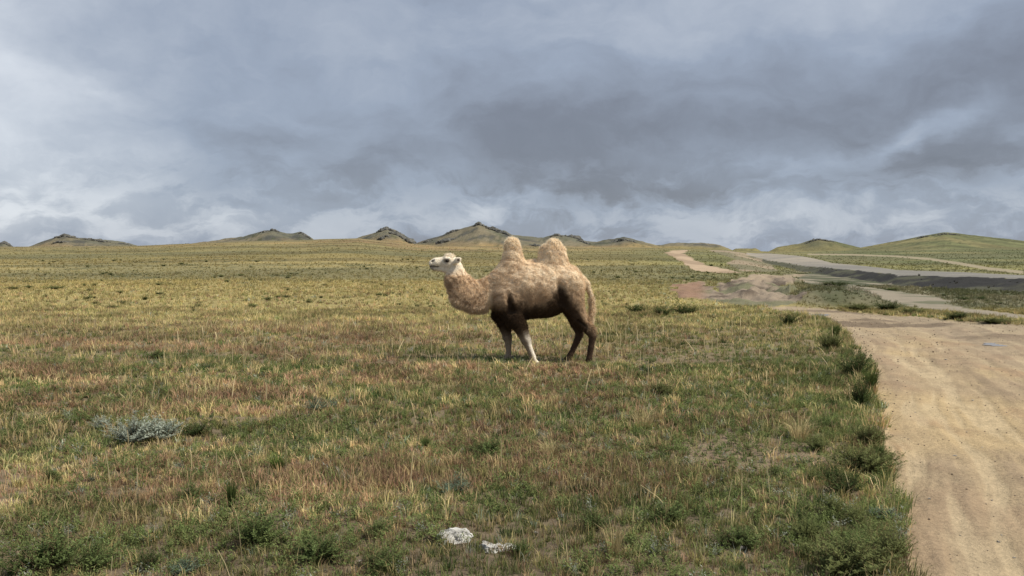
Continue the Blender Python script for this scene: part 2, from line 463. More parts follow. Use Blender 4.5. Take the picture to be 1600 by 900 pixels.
# ------------------------------------------------------------------ build the ground sheet
us = [0.0]
while us[-1] < 0.70: us.append(us[-1] + 0.0023)
while us[-1] < 3.0: us.append(us[-1] * 1.06)
us = np.array(us); us = np.concatenate([-us[:0:-1], us])
ys_ = [3.0]
while ys_[-1] < 2600:
    y = ys_[-1]
    ys_.append(y + min(0.0034 * y * y / 1.8, 0.011 * y) if y < 700 else y * 1.08)
back = [-60, -35, -20, -12, -7, -4, -2, -1, 0, .6, 1.2, 1.8, 2.2, 2.6, 2.8]
yy = np.array(back + ys_)
UU, YYg = np.meshgrid(us, yy)
XX = UU * np.where(YYg >= 3, YYg, 3 + (3 - YYg))
ZZ = height(XX, YYg)
MK = masks(XX, YYg, ZZ)
ZZ = ZZ + bumps(XX, YYg, MK)
GC = ground_color(XX, YYg, ZZ, MK)
nr, nc = XX.shape
idx = np.arange(nr * nc).reshape(nr, nc)
quads = np.stack([idx[:-1, :-1], idx[:-1, 1:], idx[1:, 1:], idx[1:, :-1]], -1).reshape(-1, 4)
def face_any(m): return (m[:-1, :-1].astype(int) + m[:-1, 1:] + m[1:, 1:] + m[1:, :-1] >= 2).ravel()
f_main = face_any(MK['main'] | MK['mound'])
f_gravel = face_any(MK['road']) & ~f_main
f_track = face_any(MK['track'] | MK['bare']) & ~f_main & ~f_gravel
f_side = face_any(MK['side']) & ~f_main & ~f_gravel & ~f_track
f_path = face_any(MK['path']) & ~f_main & ~f_gravel & ~f_track & ~f_side
yc_f = YYg[:-1, :-1].ravel()
f_hill = (yc_f > 335) & ~f_path & ~f_gravel & ~f_track
f_gnd = ~(f_main | f_gravel | f_track | f_side | f_path | f_hill)
VV = np.stack([XX, YYg, ZZ], -1).reshape(-1, 3)
CC = GC.reshape(-1, 3)

def earth_mat(name, s_fine, s_mid, amt, bump, rough=0.95):
    m = bpy.data.materials.new(name); m.use_nodes = True
    n = NT(m.node_tree); n.n.clear()
    o = n.node('ShaderNodeOutputMaterial'); b = n.node('ShaderNodeBsdfPrincipled')
    a = n.node('ShaderNodeAttribute', attribute_name='coat')
    g = n.node('ShaderNodeNewGeometry')
    f1 = n.noise(g.outputs['Position'], s_fine, 6, .7)
    f2 = n.noise(g.outputs['Position'], s_mid, 5, .6)
    v = n.m('ADD', n.m('MULTIPLY', n.m('SUBTRACT', f1, .5), amt * 2.2), n.m('MULTIPLY', n.m('SUBTRACT', f2, .5), amt * 1.6))
    v = n.m('ADD', v, 1.0)
    vm = n.node('ShaderNodeVectorMath', operation='SCALE')
    n.l.new(a.outputs['Color'], vm.inputs[0]); n.l.new(v, vm.inputs['Scale'])
    n.l.new(vm.outputs[0], b.inputs['Base Color'])
    b.inputs['Roughness'].default_value = rough
    b.inputs['Specular IOR Level'].default_value = 0.2
    bp = n.node('ShaderNodeBump'); bp.inputs['Strength'].default_value = 0.8; bp.inputs['Distance'].default_value = bump
    n.l.new(f1, bp.inputs['Height']); n.l.new(bp.outputs[0], b.inputs['Normal'])
    n.l.new(b.outputs[0], o.inputs[0])
    return m
M_ground = earth_mat('dry_soil', 9.0, 1.1, .55, .05)
M_hill = earth_mat('hill_scrub', .55, .09, .5, 1.2)
M_dirt = earth_mat('sandy_dirt', 22.0, 2.6, .42, .04)
M_gravel = earth_mat('grey_gravel', 14.0, 1.4, .25, .04)
M_track = earth_mat('pale_dirt', 3.0, .5, .28, .1)
def sub_mesh(name, sel, mat, smooth=True):
    q = quads[sel]
    used, inv = np.unique(q.ravel(), return_inverse=True)
    me = mesh_np(name, VV[used], [inv.reshape(-1, 4)], CC[used], smooth)
    return tag(link(name, me, mat), kind='structure')
sub_mesh('ground', f_gnd, M_ground)
sub_mesh('hills', f_hill, M_hill)
sub_mesh('dirt_road', f_main, M_dirt)
sub_mesh('gravel_road', f_gravel, M_gravel)
sub_mesh('hillside_track', f_track, M_track)
sub_mesh('side_track', f_side, M_gravel)
sub_mesh('footpath', f_path, M_track)

def zat(x, y):
    X = np.atleast_1d(np.asarray(x, float)); Y = np.atleast_1d(np.asarray(y, float))
    Z = height(X, Y); return Z + bumps(X, Y, masks(X, Y, Z))
def place_px(px, py):
    """where a pixel's ray meets the ground: march outwards"""
    Y = np.geomspace(3.2, 900, 2600)
    cp, sp_ = math.cos(PITCH), math.sin(PITCH)
    dx, dv = (px - 800) / F, (450 - py) / F
    dy, dz = cp + dv * sp_, -sp_ + dv * cp
    X = dx / dy * Y; Zr = EYE + dz / dy * Y
    Zg = height(X, Y)
    i = np.argmax(Zg >= Zr)
    if not (Zg >= Zr).any(): i = np.argmin(np.abs(Zr - Zg))
    return float(X[i]), float(Y[i]), float(zat(X[i], Y[i])[0])

# ------------------------------------------------------------------ plant material
def plant_mat(name, amt=.25, trans=.3):
    m = bpy.data.materials.new(name); m.use_nodes = True
    n = NT(m.node_tree); n.n.clear()
    o = n.node('ShaderNodeOutputMaterial')
    a = n.node('ShaderNodeAttribute', attribute_name='coat')
    g = n.node('ShaderNodeNewGeometry')
    f = n.noise(g.outputs['Position'], 3.0, 3, .6)
    v = n.m('ADD', n.m('MULTIPLY', n.m('SUBTRACT', f, .5), amt * 2), 1.0)
    vm = n.node('ShaderNodeVectorMath', operation='SCALE')
    n.l.new(a.outputs['Color'], vm.inputs[0]); n.l.new(v, vm.inputs['Scale'])
    d = n.node('ShaderNodeBsdfDiffuse'); t = n.node('ShaderNodeBsdfTranslucent')
    n.l.new(vm.outputs[0], d.inputs[0]); n.l.new(vm.outputs[0], t.inputs[0])
    x = n.node('ShaderNodeMixShader'); x.inputs[0].default_value = trans
    n.l.new(d.outputs[0], x.inputs[1]); n.l.new(t.outputs[0], x.inputs[2]); n.l.new(x.outputs[0], o.inputs[0])
    return m
M_grass = plant_mat('grass_blades')
M_leaf = plant_mat('leaves', .3, .35)
M_stem = plant_mat('stems', .2, .05)

STRAW, REDB, GREEN, OLIVE, YEL, SAGE, DGRN, BRN = (A(.52, .41, .21), A(.375, .25, .15), A(.17, .20, .075), A(.26, .25, .095),
                                                 A(.44, .375, .175), A(.40, .43, .33), A(.075, .11, .04), A(.24, .165, .10))
# ------------------------------------------------------------------ grass
def veg_weights(X, Y):
    """palette weights by place"""
    n1, n2, n3, n4 = fields(X, Y)
    px = 800 + F * X / Y
    band = sstep(17, 24, Y) * sstep(75, 50, Y)          # yellow belt
    right = sstep(850, 1200, px) * sstep(40, 30, Y)
    near = sstep(7.5, 5.2, Y)
    w = np.zeros(X.shape + (8,))
    q = fbm(X + Y * .8, Y * 1.4, 1.9, 4, 141)
    left = sstep(900, 500, px)
    g2 = fbm(X, Y * 1.3, .55, 2, 145)
    w[..., 0] = .35 + .5 * n2                                        # straw
    w[..., 1] = (1.7 + 1.5 * left) * sstep(.46, .60, q) * (1 - right * .75) * (1 - band * .8) * (1 - near * .45) + .12
    w[..., 2] = (1.6 + 4.5 * sstep(.55, .68, g2)) * sstep(.56, .42, q) * (1 - .3 * left) * (1 - band * .6) + 2.2 * right + 1.3 * near + .35
    w[..., 3] = .9 + 1.6 * right + 1.0 * sstep(.45, .6, n3)
    w[..., 4] = .25 + 3.0 * band + .9 * sstep(.55, .7, n1) 
    w[..., 5] = .10 + 1.0 * sstep(.60, .68, n3) * sstep(.5, .6, n2)
    w[..., 6] = .2 + 3.0 * sstep(.60, .72, g2) * (1 - band) + .8 * sstep(.55, .65, 1 - n2) * (1 - band) + .5 * right
    w[..., 7] = .35 + .8 * sstep(.5, .6, n4)
    return w / w.sum(-1, keepdims=True)
PAL = np.stack([STRAW, REDB, GREEN, OLIVE, YEL, SAGE, DGRN, BRN])

def grass_batch(y0, y1, dens, nb, h0, h1, wpx, seg, falloff=1.0):
    # clump centres, denser close by
    n = int(dens * 0.74 * (y1 * y1 - y0 * y0))
    Y = np.sqrt(RNG.uniform(y0 * y0, y1 * y1, n))
    X = RNG.uniform(-.74, .74, n) * Y
    Z = height(X, Y); M = masks(X, Y, Z); Z = Z + bumps(X, Y, M)
    n1, n2, n3, n4 = fields(X, Y)
    if y0 >= 60: Y_keep = RNG.random(n) < (60 / Y) ** 2.4 * sstep(330, 180, Y)
    else: Y_keep = np.ones(n, bool)
    bare = M['main'] | M['mound'] | M['side'] | M['road'] | M['track'] | M['path'] | M['dirtr']
    keep = ~bare & (RNG.random(n) < np.clip(1.25 - 1.15 * sstep(.66, .76, n1) * sstep(30, 12, Y) - .25 * sstep(.55, .40, n2), .2, 1))
    keep &= Y_keep & ~(M['bank'] & (RNG.random(n) > np.where(800 + F * X / Y > 1290, .04, .4))) & ~(M['bare'] & (RNG.random(n) > .3))
    X, Y, Z = X[keep], Y[keep], Z[keep]; n = len(X)
    w = veg_weights(X, Y).cumsum(-1)
    kind = (RNG.random(n)[:, None] > w).sum(-1).clip(0, 7)
    base = PAL[kind] * RNG.uniform(.75, 1.25, (n, 1)) * (.72 + .56 * sstep(.3, .7, fbm(X, Y, 1.0, 3, 147)))[:, None] * RNG.uniform(.93, 1.07, (n, 3))
    far = np.maximum(sstep(24, 70, Y), np.minimum(1.1, 1.1 * sstep(1180, 1260, 800 + F * X / Y)) * sstep(26, 30, Y))
    gcol = ground_color(X, Y, Z, masks(X, Y, Z))
    base = lerp(base, gcol * 1.3 * RNG.uniform(.75, 1.3, (n, 1)), far[:, None] * .85)
    base = base * 1.1
    hk = np.array([1.25, 1.1, .8, .8, 1.1, .8, .8, .9])[kind]
    hc = RNG.uniform(h0, h1, n) * hk * (0.6 + .8 * fbm(X, Y, 1.1, 3, 151))
    if y0 < 25: hc = hc * (1 + .35 * np.exp(-(dist_polyline(X, Y, EDGE_L) / .5) ** 2))
    # every clump throws nb blades
    T = n * nb
    ci = np.repeat(np.arange(n), nb)
    ang = RNG.uniform(0, 2 * np.pi, T)
    spread = RNG.random(T) ** .7
    rb = hc[ci] * .38 * RNG.random(T)
    bx = X[ci] + np.cos(ang) * rb; by = Y[ci] + np.sin(ang) * rb
    bz = Z[ci] - .015
    h = hc[ci] * RNG.uniform(.45, 1.15, T)
    lean = h * spread * .75
    ang2 = ang + RNG.uniform(-.9, .9, T)
    wid = np.maximum(.0022 + .012 * h, wpx * Y[ci] / 853.0) * RNG.uniform(.7, 1.2, T)
    fa = RNG.uniform(0, np.pi, T)
    sx, sy = np.cos(fa) * wid * .5, np.sin(fa) * wid * .5
    tipx, tipy, tipz = bx + np.cos(ang2) * lean, by + np.sin(ang2) * lean, bz + h * (1 - .35 * spread * spread)
    col = base[ci] * RNG.uniform(.8, 1.2, (T, 1))
    if seg == 2:
        mx_, my_, mz_ = bx + np.cos(ang2) * lean * .32, by + np.sin(ang2) * lean * .32, bz + h * .58
        V = np.stack([np.stack([bx - sx, by - sy, bz], -1), np.stack([bx + sx, by + sy, bz], -1),
                      np.stack([mx_ + sx * .8, my_ + sy * .8, mz_], -1), np.stack([mx_ - sx * .8, my_ - sy * .8, mz_], -1),
                      np.stack([tipx, tipy, tipz], -1)], 1)
        o = np.arange(T)[:, None] * 5
        return V.reshape(-1, 3), np.repeat(col, 5, 0), o + np.array([[0, 1, 2, 3]]), o + np.array([[3, 2, 4]])
    V = np.stack([np.stack([bx - sx, by - sy, bz], -1), np.stack([bx + sx, by + sy, bz], -1), np.stack([tipx, tipy, tipz], -1)], 1)
    o = np.arange(T)[:, None] * 3
    return V.reshape(-1, 3), np.repeat(col, 3, 0), None, o + np.array([[0, 1, 2]])

def feathery(n, X, Y, Z, hh, cols, stems=9, leaves=11, wide=1.0, lw=.012, lf=1.0):
    """low feathery forbs: stems with small leaflets; returns V, col, tris"""
    T = n * stems
    ci = np.repeat(np.arange(n), stems)
    ang = RNG.uniform(0, 2 * np.pi, T)
    tl = RNG.random(T) ** .6
    L = hh[ci] * RNG.uniform(.6, 1.15, T)
    dirx, diry, dirz = np.cos(ang) * tl * .9 * wide, np.sin(ang) * tl * .9 * wide, np.sqrt(np.clip(1 - .7 * tl * tl, .1, 1))
    K = T * leaves
    si = np.repeat(np.arange(T), leaves)
    t = np.tile(np.linspace(.12, 1, leaves), T) + RNG.uniform(-.04, .04, K)
    cx = X[ci][si] + dirx[si] * L[si] * t; cy = Y[ci][si] + diry[si] * L[si] * t
    cz = Z[ci][si] + dirz[si] * L[si] * t * (1 - .18 * t * tl[si])
    ll = lf * L[si] * RNG.uniform(.14, .30, K) * (1.15 - .55 * t)
    a2 = RNG.uniform(0, 2 * np.pi, K); up = RNG.uniform(-.1, .9, K)
    ex, ey, ez = cx + np.cos(a2) * ll, cy + np.sin(a2) * ll, cz + ll * up
    wv = np.maximum(lw * .5, ll * .16)
    px_, py_ = -np.sin(a2) * wv, np.cos(a2) * wv
    m_ = .45
    V = np.stack([np.stack([cx, cy, cz], -1), np.stack([cx + (ex - cx) * m_ + px_, cy + (ey - cy) * m_ + py_, cz + (ez - cz) * m_], -1),
                  np.stack([ex, ey, ez], -1), np.stack([cx + (ex - cx) * m_ - px_, cy + (ey - cy) * m_ - py_, cz + (ez - cz) * m_ + wv * .5], -1)], 1)
    col = cols[ci][si] * RNG.uniform(.7, 1.3, (K, 1))
    o = np.arange(K)[:, None] * 4
    stemdata = (X[ci], Y[ci], Z[ci], dirx * L, diry * L, dirz * L)
    return V.reshape(-1, 3), np.repeat(col, 4, 0), o + np.array([[0, 1, 2, 3]]), stemdata

def build_grass():
    Vs, Cs, Q, Tt = [], [], [], []
    off = 0
    for args in [(3.9, 8, 520, 13, .04, .13, .75, 2), (8, 14, 250, 12, .05, .15, .8, 2), (14, 30, 80, 10, .07, .17, .85, 1),
                 (30, 60, 11, 9, .08, .20, .8, 1), (60, 330, 4.0, 7, .10, .24, .7, 1)]:
        v, c, q, t = grass_batch(*args)
        if q is not None: Q.append(q + off)
        Tt.append(t + off); Vs.append(v); Cs.append(c); off += len(v)
    # feathery ground forbs woven through the near grass
    n = 17000
    Y = np.sqrt(RNG.uniform(4.0 ** 2, 15 ** 2, n)); X = RNG.uniform(-.72, .72, n) * Y
    Z = height(X, Y); M = masks(X, Y, Z)
    f = fbm(X, Y, .8, 3, 161) + .10 * sstep(8, 5, Y) + .04 * sstep(850, 1200, 800 + F * X / Y)
    k = ~M['main'] & (RNG.random(n) < sstep(.42, .56, f))
    X, Y, Z = X[k], Y[k], Z[k]; n = len(X)
    cols = np.where((RNG.random(n) < .07)[:, None], SAGE * .6, lerp(GREEN, A(.145, .19, .065), RNG.random((n, 1)))) * RNG.uniform(.75, 1.2, (n, 1))
    v, c, q, _ = feathery(n, X, Y, Z, RNG.uniform(.05, .13, n), cols, 8, 9, 1.0, .007)
    Q.append(q + off); Vs.append(v); Cs.append(c); off += len(v)
    # tall thin dead stalks, some bent over
    n = 850
    Y = np.sqrt(RNG.uniform(4.4 ** 2, 22 ** 2, n)); X = RNG.uniform(-.72, .72, n) * Y
    Z = height(X, Y); M = masks(X, Y, Z); k = ~M['main'] & (fbm(X, Y, 1.6, 2, 171) > .45)
    X, Y, Z = X[k], Y[k], Z[k]; n = len(X)
    a = RNG.uniform(0, 2 * np.pi, n); h = RNG.uniform(.16, .34, n); ln = RNG.random(n) ** 2.2 * 1.2
    tip = np.stack([X + np.cos(a) * h * ln, Y + np.sin(a) * h * ln, Z + h * np.sqrt(np.clip(1 - ln * ln * .55, .06, 1))], -1)
    b0 = np.stack([X, Y, Z - .01], -1)
    wv = np.maximum(.0035, .7 * Y / 853)[:, None] * .5 * np.array([[1, .3, 0]])
    mid = lerp(b0, tip, .55) + np.array([0, 0, .02])
    V = np.stack([b0 - wv, b0 + wv, mid + wv, mid - wv, tip + wv * .8, tip - wv * .8], 1)
    c = np.repeat(A(.46, .38, .22) * RNG.uniform(.7, 1.25, (n, 1)), 6, 0)
    o = np.arange(n)[:, None] * 6
    Q += [o + off + np.array([[0, 1, 2, 3]]), o + off + np.array([[3, 2, 4, 5]])]
    Vs.append(V.reshape(-1, 3)); Cs.append(c); off += n * 6
    me = mesh_np('grass', np.concatenate(Vs), [np.concatenate(Q), np.concatenate(Tt)], np.concatenate(Cs))
    return tag(link('grass', me, M_grass), 'dry steppe grass and low weeds covering the plain', 'grass', kind='stuff')
build_grass()

# ------------------------------------------------------------------ bushes and tufts as things
def bush_meshes(seed, stems, leaves, wide, col, jit=.25, lw=.02):
    """unit-height bush: foliage mesh and stem mesh"""
    global RNG
    keep = RNG; RNG = np.random.default_rng(seed)
    one = np.ones(1)
    # several sub-crowns so that the outline is uneven
    kx = 4
    X = RNG.normal(0, .16 * wide, kx); Y = RNG.normal(0, .16 * wide, kx); Z = np.zeros(kx)
    cols = np.asarray(col) * RNG.uniform(1 - jit, 1 + jit, (kx, 1))
    v, c, q, sd = feathery(kx, X, Y, Z, RNG.uniform(.7, 1.05, kx), cols, max(2, int(stems * 1.5) // kx), int(leaves * 1.8), wide, lw * .5, .52)
    fol = mesh_np('foliage', v, [q], c)
    sx, sy, sz, dx, dy, dz = sd
    b = np.stack([sx * .35, sy * .35, sz - .03], -1); t = np.stack([sx + dx * .95, sy + dy * .95, sz + dz * .85], -1)
    r = .009
    ring0 = [b + np.array([math.cos(a) * r, math.sin(a) * r, 0]) for a in (0, 2.1, 4.2)]
    ring1 = [t + np.array([math.cos(a) * r * .35, math.sin(a) * r * .35, 0]) for a in (0, 2.1, 4.2)]
    V = np.stack(ring0 + ring1, 1)
    o = np.arange(len(b))[:, None] * 6
    qs = np.concatenate([o + np.array([[i, (i + 1) % 3, 3 + (i + 1) % 3, 3 + i]]) for i in range(3)])
    st = mesh_np('stem', V.reshape(-1, 3), [qs], np.repeat(np.broadcast_to(A(.16, .12, .07), (len(b), 3)), 6, 0))
    RNG = keep
    return fol, st
def tuft_mesh(seed, nb, wide, col, tipcol=None, w=.02):
    r = np.random.default_rng(seed)
    ang = r.uniform(0, 2 * np.pi, nb); sp_ = r.random(nb) ** .7
    rb = .12 * wide * np.sqrt(r.random(nb))
    h = r.uniform(.5, 1.05, nb); lean = h * sp_ * .55 * wide
    bx, by = np.cos(ang) * rb, np.sin(ang) * rb
    fa = r.uniform(0, np.pi, nb); ww = w * r.uniform(.6, 1.2, nb) * .5
    sx, sy = np.cos(fa) * ww, np.sin(fa) * ww
    def P(x, y, z): return np.stack([x, y, z], -1)
    z0 = np.full(nb, -.03)
    m1 = (bx + np.cos(ang) * lean * .3, by + np.sin(ang) * lean * .3, h * .6)
    tp = P(bx + np.cos(ang) * lean, by + np.sin(ang) * lean, h * (1 - .3 * sp_ ** 2))
    V = np.stack([P(bx - sx, by - sy, z0), P(bx + sx, by + sy, z0), P(m1[0] + sx, m1[1] + sy, m1[2]), P(m1[0] - sx, m1[1] - sy, m1[2]), tp], 1)
    c = np.repeat(np.asarray(col) * r.uniform(.7, 1.3, (nb, 1)), 5, 0)
    o = np.arange(nb)[:, None] * 5
    return mesh_np('blades', V.reshape(-1, 3), [o + np.array([[0, 1, 2, 3]]), o + np.array([[3, 2, 4]])], c)

BUSH = {
    'dark': [bush_meshes(s, 60, 22, 1.0, (.07, .098, .036), lw=.03) for s in (1, 2, 3)],
    'green': [bush_meshes(s, 80, 24, 1.0, (.125, .165, .06), lw=.02) for s in (4, 5, 6)],
    'olive': [bush_meshes(s, 90, 26, 1.0, (.17, .19, .075), lw=.018) for s in (7, 8)],
    'sage': [bush_meshes(s, 70, 22, 1.1, (.38, .42, .34), lw=.022) for s in (9, 10)],
    'blue': [bush_meshes(s, 60, 20, 1.1, (.15, .20, .14), lw=.022) for s in (12, 13)],
}
TUFT = {'dark': tuft_mesh(21, 300, .9, (.10, .13, .042), w=.014), 'green': tuft_mesh(22, 220, 1.2, (.15, .20, .055)), 'straw': tuft_mesh(23, 120, 1.3, (.44, .36, .19), w=.014)}

def bush(px, py, wpx, hpx, kind, label, group=None, var=0, name='bush', cat='bush'):
    x, y, z = place_px(px, py)
    s = y / F
    H, W = hpx * s, wpx * s
    r = empty(name, (x, y, z), random.uniform(0, 6.28))
    fol, st = BUSH[kind][var % len(BUSH[kind])]
    k = W / 1.75
    r.scale = (k, k, H)
    for nm, me, mt in (('foliage', fol, M_leaf), ('stem', st, M_stem)):
        link(nm, me, mt, r)
    tag(r, label, cat, group)
    return r
def tuft(px, py, wpx, hpx, kind, label, group=None):
    x, y, z = place_px(px, py); s = y / F
    o = link('grass_tuft', TUFT[kind], M_grass, None, (x, y, z))
    o.scale = (wpx * s / 1.1, wpx * s / 1.1, hpx * s)
    o.rotation_euler = (0, 0, random.uniform(0, 6.28))
    return tag(o, label, 'grass tuft', group)

bush(212, 690, 110, 46, 'sage', 'silvery sage bush standing pale in the reddish grass at left', var=0, name='sage_bush', cat='sage bush')
bush(262, 688, 84, 34, 'sage', 'thin spreading silver sage bush just right of the large silvery one', var=1, name='sage_bush', cat='sage bush')
bush(155, 672, 40, 24, 'sage', 'small silver sage sprig just left of the large silvery sage bush', var=1, name='sage_bush', cat='sage bush')
bush(305, 682, 70, 30, 'dark', 'low dark green bush right of the silvery sage bush', var=0)
bush(300, 782, 52, 34, 'green', 'compact dark green bush left of the tall dark grass tuft', var=0)
bush(402, 852, 110, 62, 'green', 'feathery green bush below the tall dark grass tuft', var=1)
bush(60, 903, 150, 74, 'green', 'large feathery green bush in the bottom left corner', var=2)
bush(150, 893, 90, 50, 'green', 'feathery green bush next to the bottom left corner bush', var=0)
bush(236, 893, 56, 46, 'dark', 'dark green bush at the bottom edge left of the blue green mat', var=1)
bush(288, 898, 84, 24, 'blue', 'low blue green mat plant at the bottom edge', var=0, name='mat_plant', cat='plant')
bush(505, 880, 110, 46, 'green', 'wide feathery green bush left of the pale stones', var=1)
bush(590, 840, 60, 30, 'green', 'small green bush between wide feathery bush and pale stones', var=2)
bush(600, 890, 76, 40, 'green', 'green bush at the bottom edge below the two pale stones', var=0)
bush(752, 712, 86, 34, 'green', 'bright green low bush behind the pale stones mid field', var=2)
bush(716, 772, 70, 28, 'blue', 'dull blue green plant a little behind the pale stones', var=1, name='mat_plant', cat='plant')
bush(815, 868, 46, 28, 'green', 'little green bush touching the right end of the right pale stone', var=1)
bush(930, 828, 60, 40, 'green', 'green bush right of the pale stones in the near grass', var=0)
bush(1150, 860, 90, 36, 'green', 'bright feathery bush left of the big olive corner bush', var=2)
bush(1040, 820, 80, 32, 'green', 'bright feathery bush midway between stones and corner bush', var=1)
bush(1206, 744, 22, 18, 'dark', 'tiny dark round bush alone in the grass left of the road', var=2)
bush(1318, 772, 92, 50, 'dark', 'dark rounded bush with black base by the bare road edge', var=0)
bush(1352, 742, 130, 58, 'olive', 'large olive bush right behind the dark rounded bush', var=0)
bush(1368, 700, 70, 46, 'olive', 'olive bush at the road edge above the large olive bush', var=1)
bush(1345, 632, 54, 60, 'dark', 'tall dark spiky bush on the road edge bend', var=1)
bush(1330, 590, 74, 50, 'dark', 'dark bush behind the tall spiky bush on road edge', var=2)
bush(1300, 545, 56, 34, 'olive', 'olive bush at the road edge where the verge narrows', var=0)
bush(1310, 895, 170, 76, 'olive', 'big tangled olive bush at the bottom edge beside road', var=1)
bush(1395, 880, 90, 62, 'olive', 'olive bush touching the sandy road at the bottom', var=0)
bush(1375, 812, 66, 24, 'blue', 'small grey green plant on the bare patch by the road', var=0, name='mat_plant', cat='plant')
bush(1228, 506, 46, 24, 'dark', 'dark bush near the tip of the verge beside the puddle', var=1)
bush(1075, 491, 60, 18, 'dark', 'dark scrub bush farthest right of the row below the dirt mound', var=2)
bush(1035, 492, 56, 16, 'dark', 'dark scrub bush in the middle of the row below the dirt mound', var=0)
bush(990, 488, 50, 16, 'dark', 'dark scrub bush at left end of the row below the dirt mound', var=1)
bush(1385, 485, 50, 17, 'dark', 'black green bush on the strip between dirt road and side track', var=2)
bush(1345, 484, 70, 13, 'olive', 'flat olive bush left of the black green bush on the strip', var=1)
bush(1425, 491, 60, 13, 'olive', 'flat olive bush right of the black green bush on the strip', var=0)
bush(1495, 499, 60, 16, 'dark', 'dark bush on the strip where side track meets dirt road', var=0)
bush(1545, 504, 70, 10, 'olive', 'flat scrub bush near the right frame edge on the strip', var=1)
bush(1305, 446, 84, 9, 'dark', 'dark scrub clump on the rise before the embanked road', var=1)
bush(500, 640, 60, 26, 'blue', 'grey green plant alone in mid field left of camel', var=1, name='mat_plant', cat='plant')
bush(85, 752, 34, 28, 'green', 'small green bush alone in the red stalks at far left', var=2)
bush(245, 560, 40, 12, 'green', 'tiny green bush in the middle distance at left', var=0)
bush(1040, 620, 60, 28, 'olive', 'olive bush in mid field between camel and road', var=1)
tuft(362, 792, 40, 52, 'dark', 'tall dark grass tuft standing above its neighbours at left')
tuft(432, 735, 44, 34, 'green', 'bright green grass tuft right of the tall dark tuft')
tuft(665, 704, 34, 26, 'dark', 'dark grass tuft just left of the bright green low bush')
tuft(1306, 528, 30, 24, 'dark', 'pointed dark grass tuft at the tip of the road verge')
tuft(1360, 614, 56, 46, 'dark', 'bushy dark grass tuft hanging over the road edge bend')
tuft(1005, 668, 70, 40, 'straw', 'loose straw coloured grass tuft right of the camel in mid field')
tuft(860, 716, 60, 40, 'straw', 'straw coloured grass tuft right of the bright green low bush')
tuft(958, 870, 60, 66, 'straw', 'straw coloured grass tuft at the bottom right of the pale stones')
tuft(1250, 690, 80, 46, 'straw', 'straw coloured grass tuft left of the olive road edge bushes')

rv = random.Random(9)
for i in range(54):
    py = 505 + (rv.random() ** 1.25) * 385
    if 640 < py < 668 or 778 < py < 802: continue
    ex = float(np.interp(py, [q[1] for q in P_MAIN[1:12]][::-1], [q[0] for q in P_MAIN[1:12]][::-1]))
    px = ex - rv.uniform(0, 1) ** 1.4 * (py - 400) * .35 - (py - 400) * .03
    x, y, z = place_px(px, py); w = rv.uniform(.16, .36); hh = rv.uniform(.10, .22)
    kd = rv.choice(['olive', 'dark', 'olive', 'green'])
    o = link('verge_weed', BUSH[kd][i % 2][0], M_leaf, None, (x, y, z - .01)); o.scale = (w / 1.7, w / 1.7, hh); o.rotation_euler = (0, 0, rv.uniform(0, 6.28))
    tag(o, 'small leafy weed in the verge strip beside the sandy road', 'weed', 'weeds along the road edge')
# scattered scrub dotting the plain: nothing tells these apart
rr = random.Random(5)
spots = [(310, 480, 22, 8), (385, 472, 14, 6), (418, 470, 22, 8), (480, 473, 18, 6), (592, 462, 18, 5), (625, 461, 10, 4), (190, 475, 26, 8), (178, 482, 30, 8),
         (302, 487, 9, 7), (420, 480, 12, 5), (85, 452, 40, 7), (15, 452, 34, 6), (45, 450, 22, 5), (250, 460, 26, 5), (515, 441, 12, 4), (945, 480, 18, 9)]
while len(spots) < 150:
    py = 406 + 78 * rr.random() ** 1.3
    px = rr.uniform(0, 1180) if py < 440 else rr.uniform(0, 1040)
    s = (py - 396) / 80
    spots.append((px, py, rr.uniform(8, 26) * (.35 + s * .7), rr.uniform(2.5, 8) * (.4 + s * .8)))
for i in range(34):
    px = rr.uniform(1300, 1590)
    py = rr.uniform(449, 470) + (px - 1300) / 290 * 14
    spots.append((px, py, rr.uniform(10, 34), rr.uniform(3, 7)))
for i, (px, py, w, h) in enumerate(spots):
    x, y, z = place_px(px, py)
    mk = masks(np.array([x]), np.array([y]), np.array([z]))
    if mk['main'][0] or mk['mound'][0] or mk['side'][0] or mk['road'][0] or mk['track'][0]: continue
    kd = 'dark' if rr.random() < .6 else 'olive'
    fol, st = BUSH[kd][i % 2]
    r = link('scrub_bush', fol, M_leaf, None, (x, y, z))
    s = y / F
    r.scale = (w * s / 1.8, w * s / 1.8 * rr.uniform(.8, 1.3), h * s)
    r.rotation_euler = (0, 0, rr.uniform(0, 6.28))
    tag(r, 'low dark scrub bush dotting the open plain', 'scrub bush', 'scrub dotting the plain')

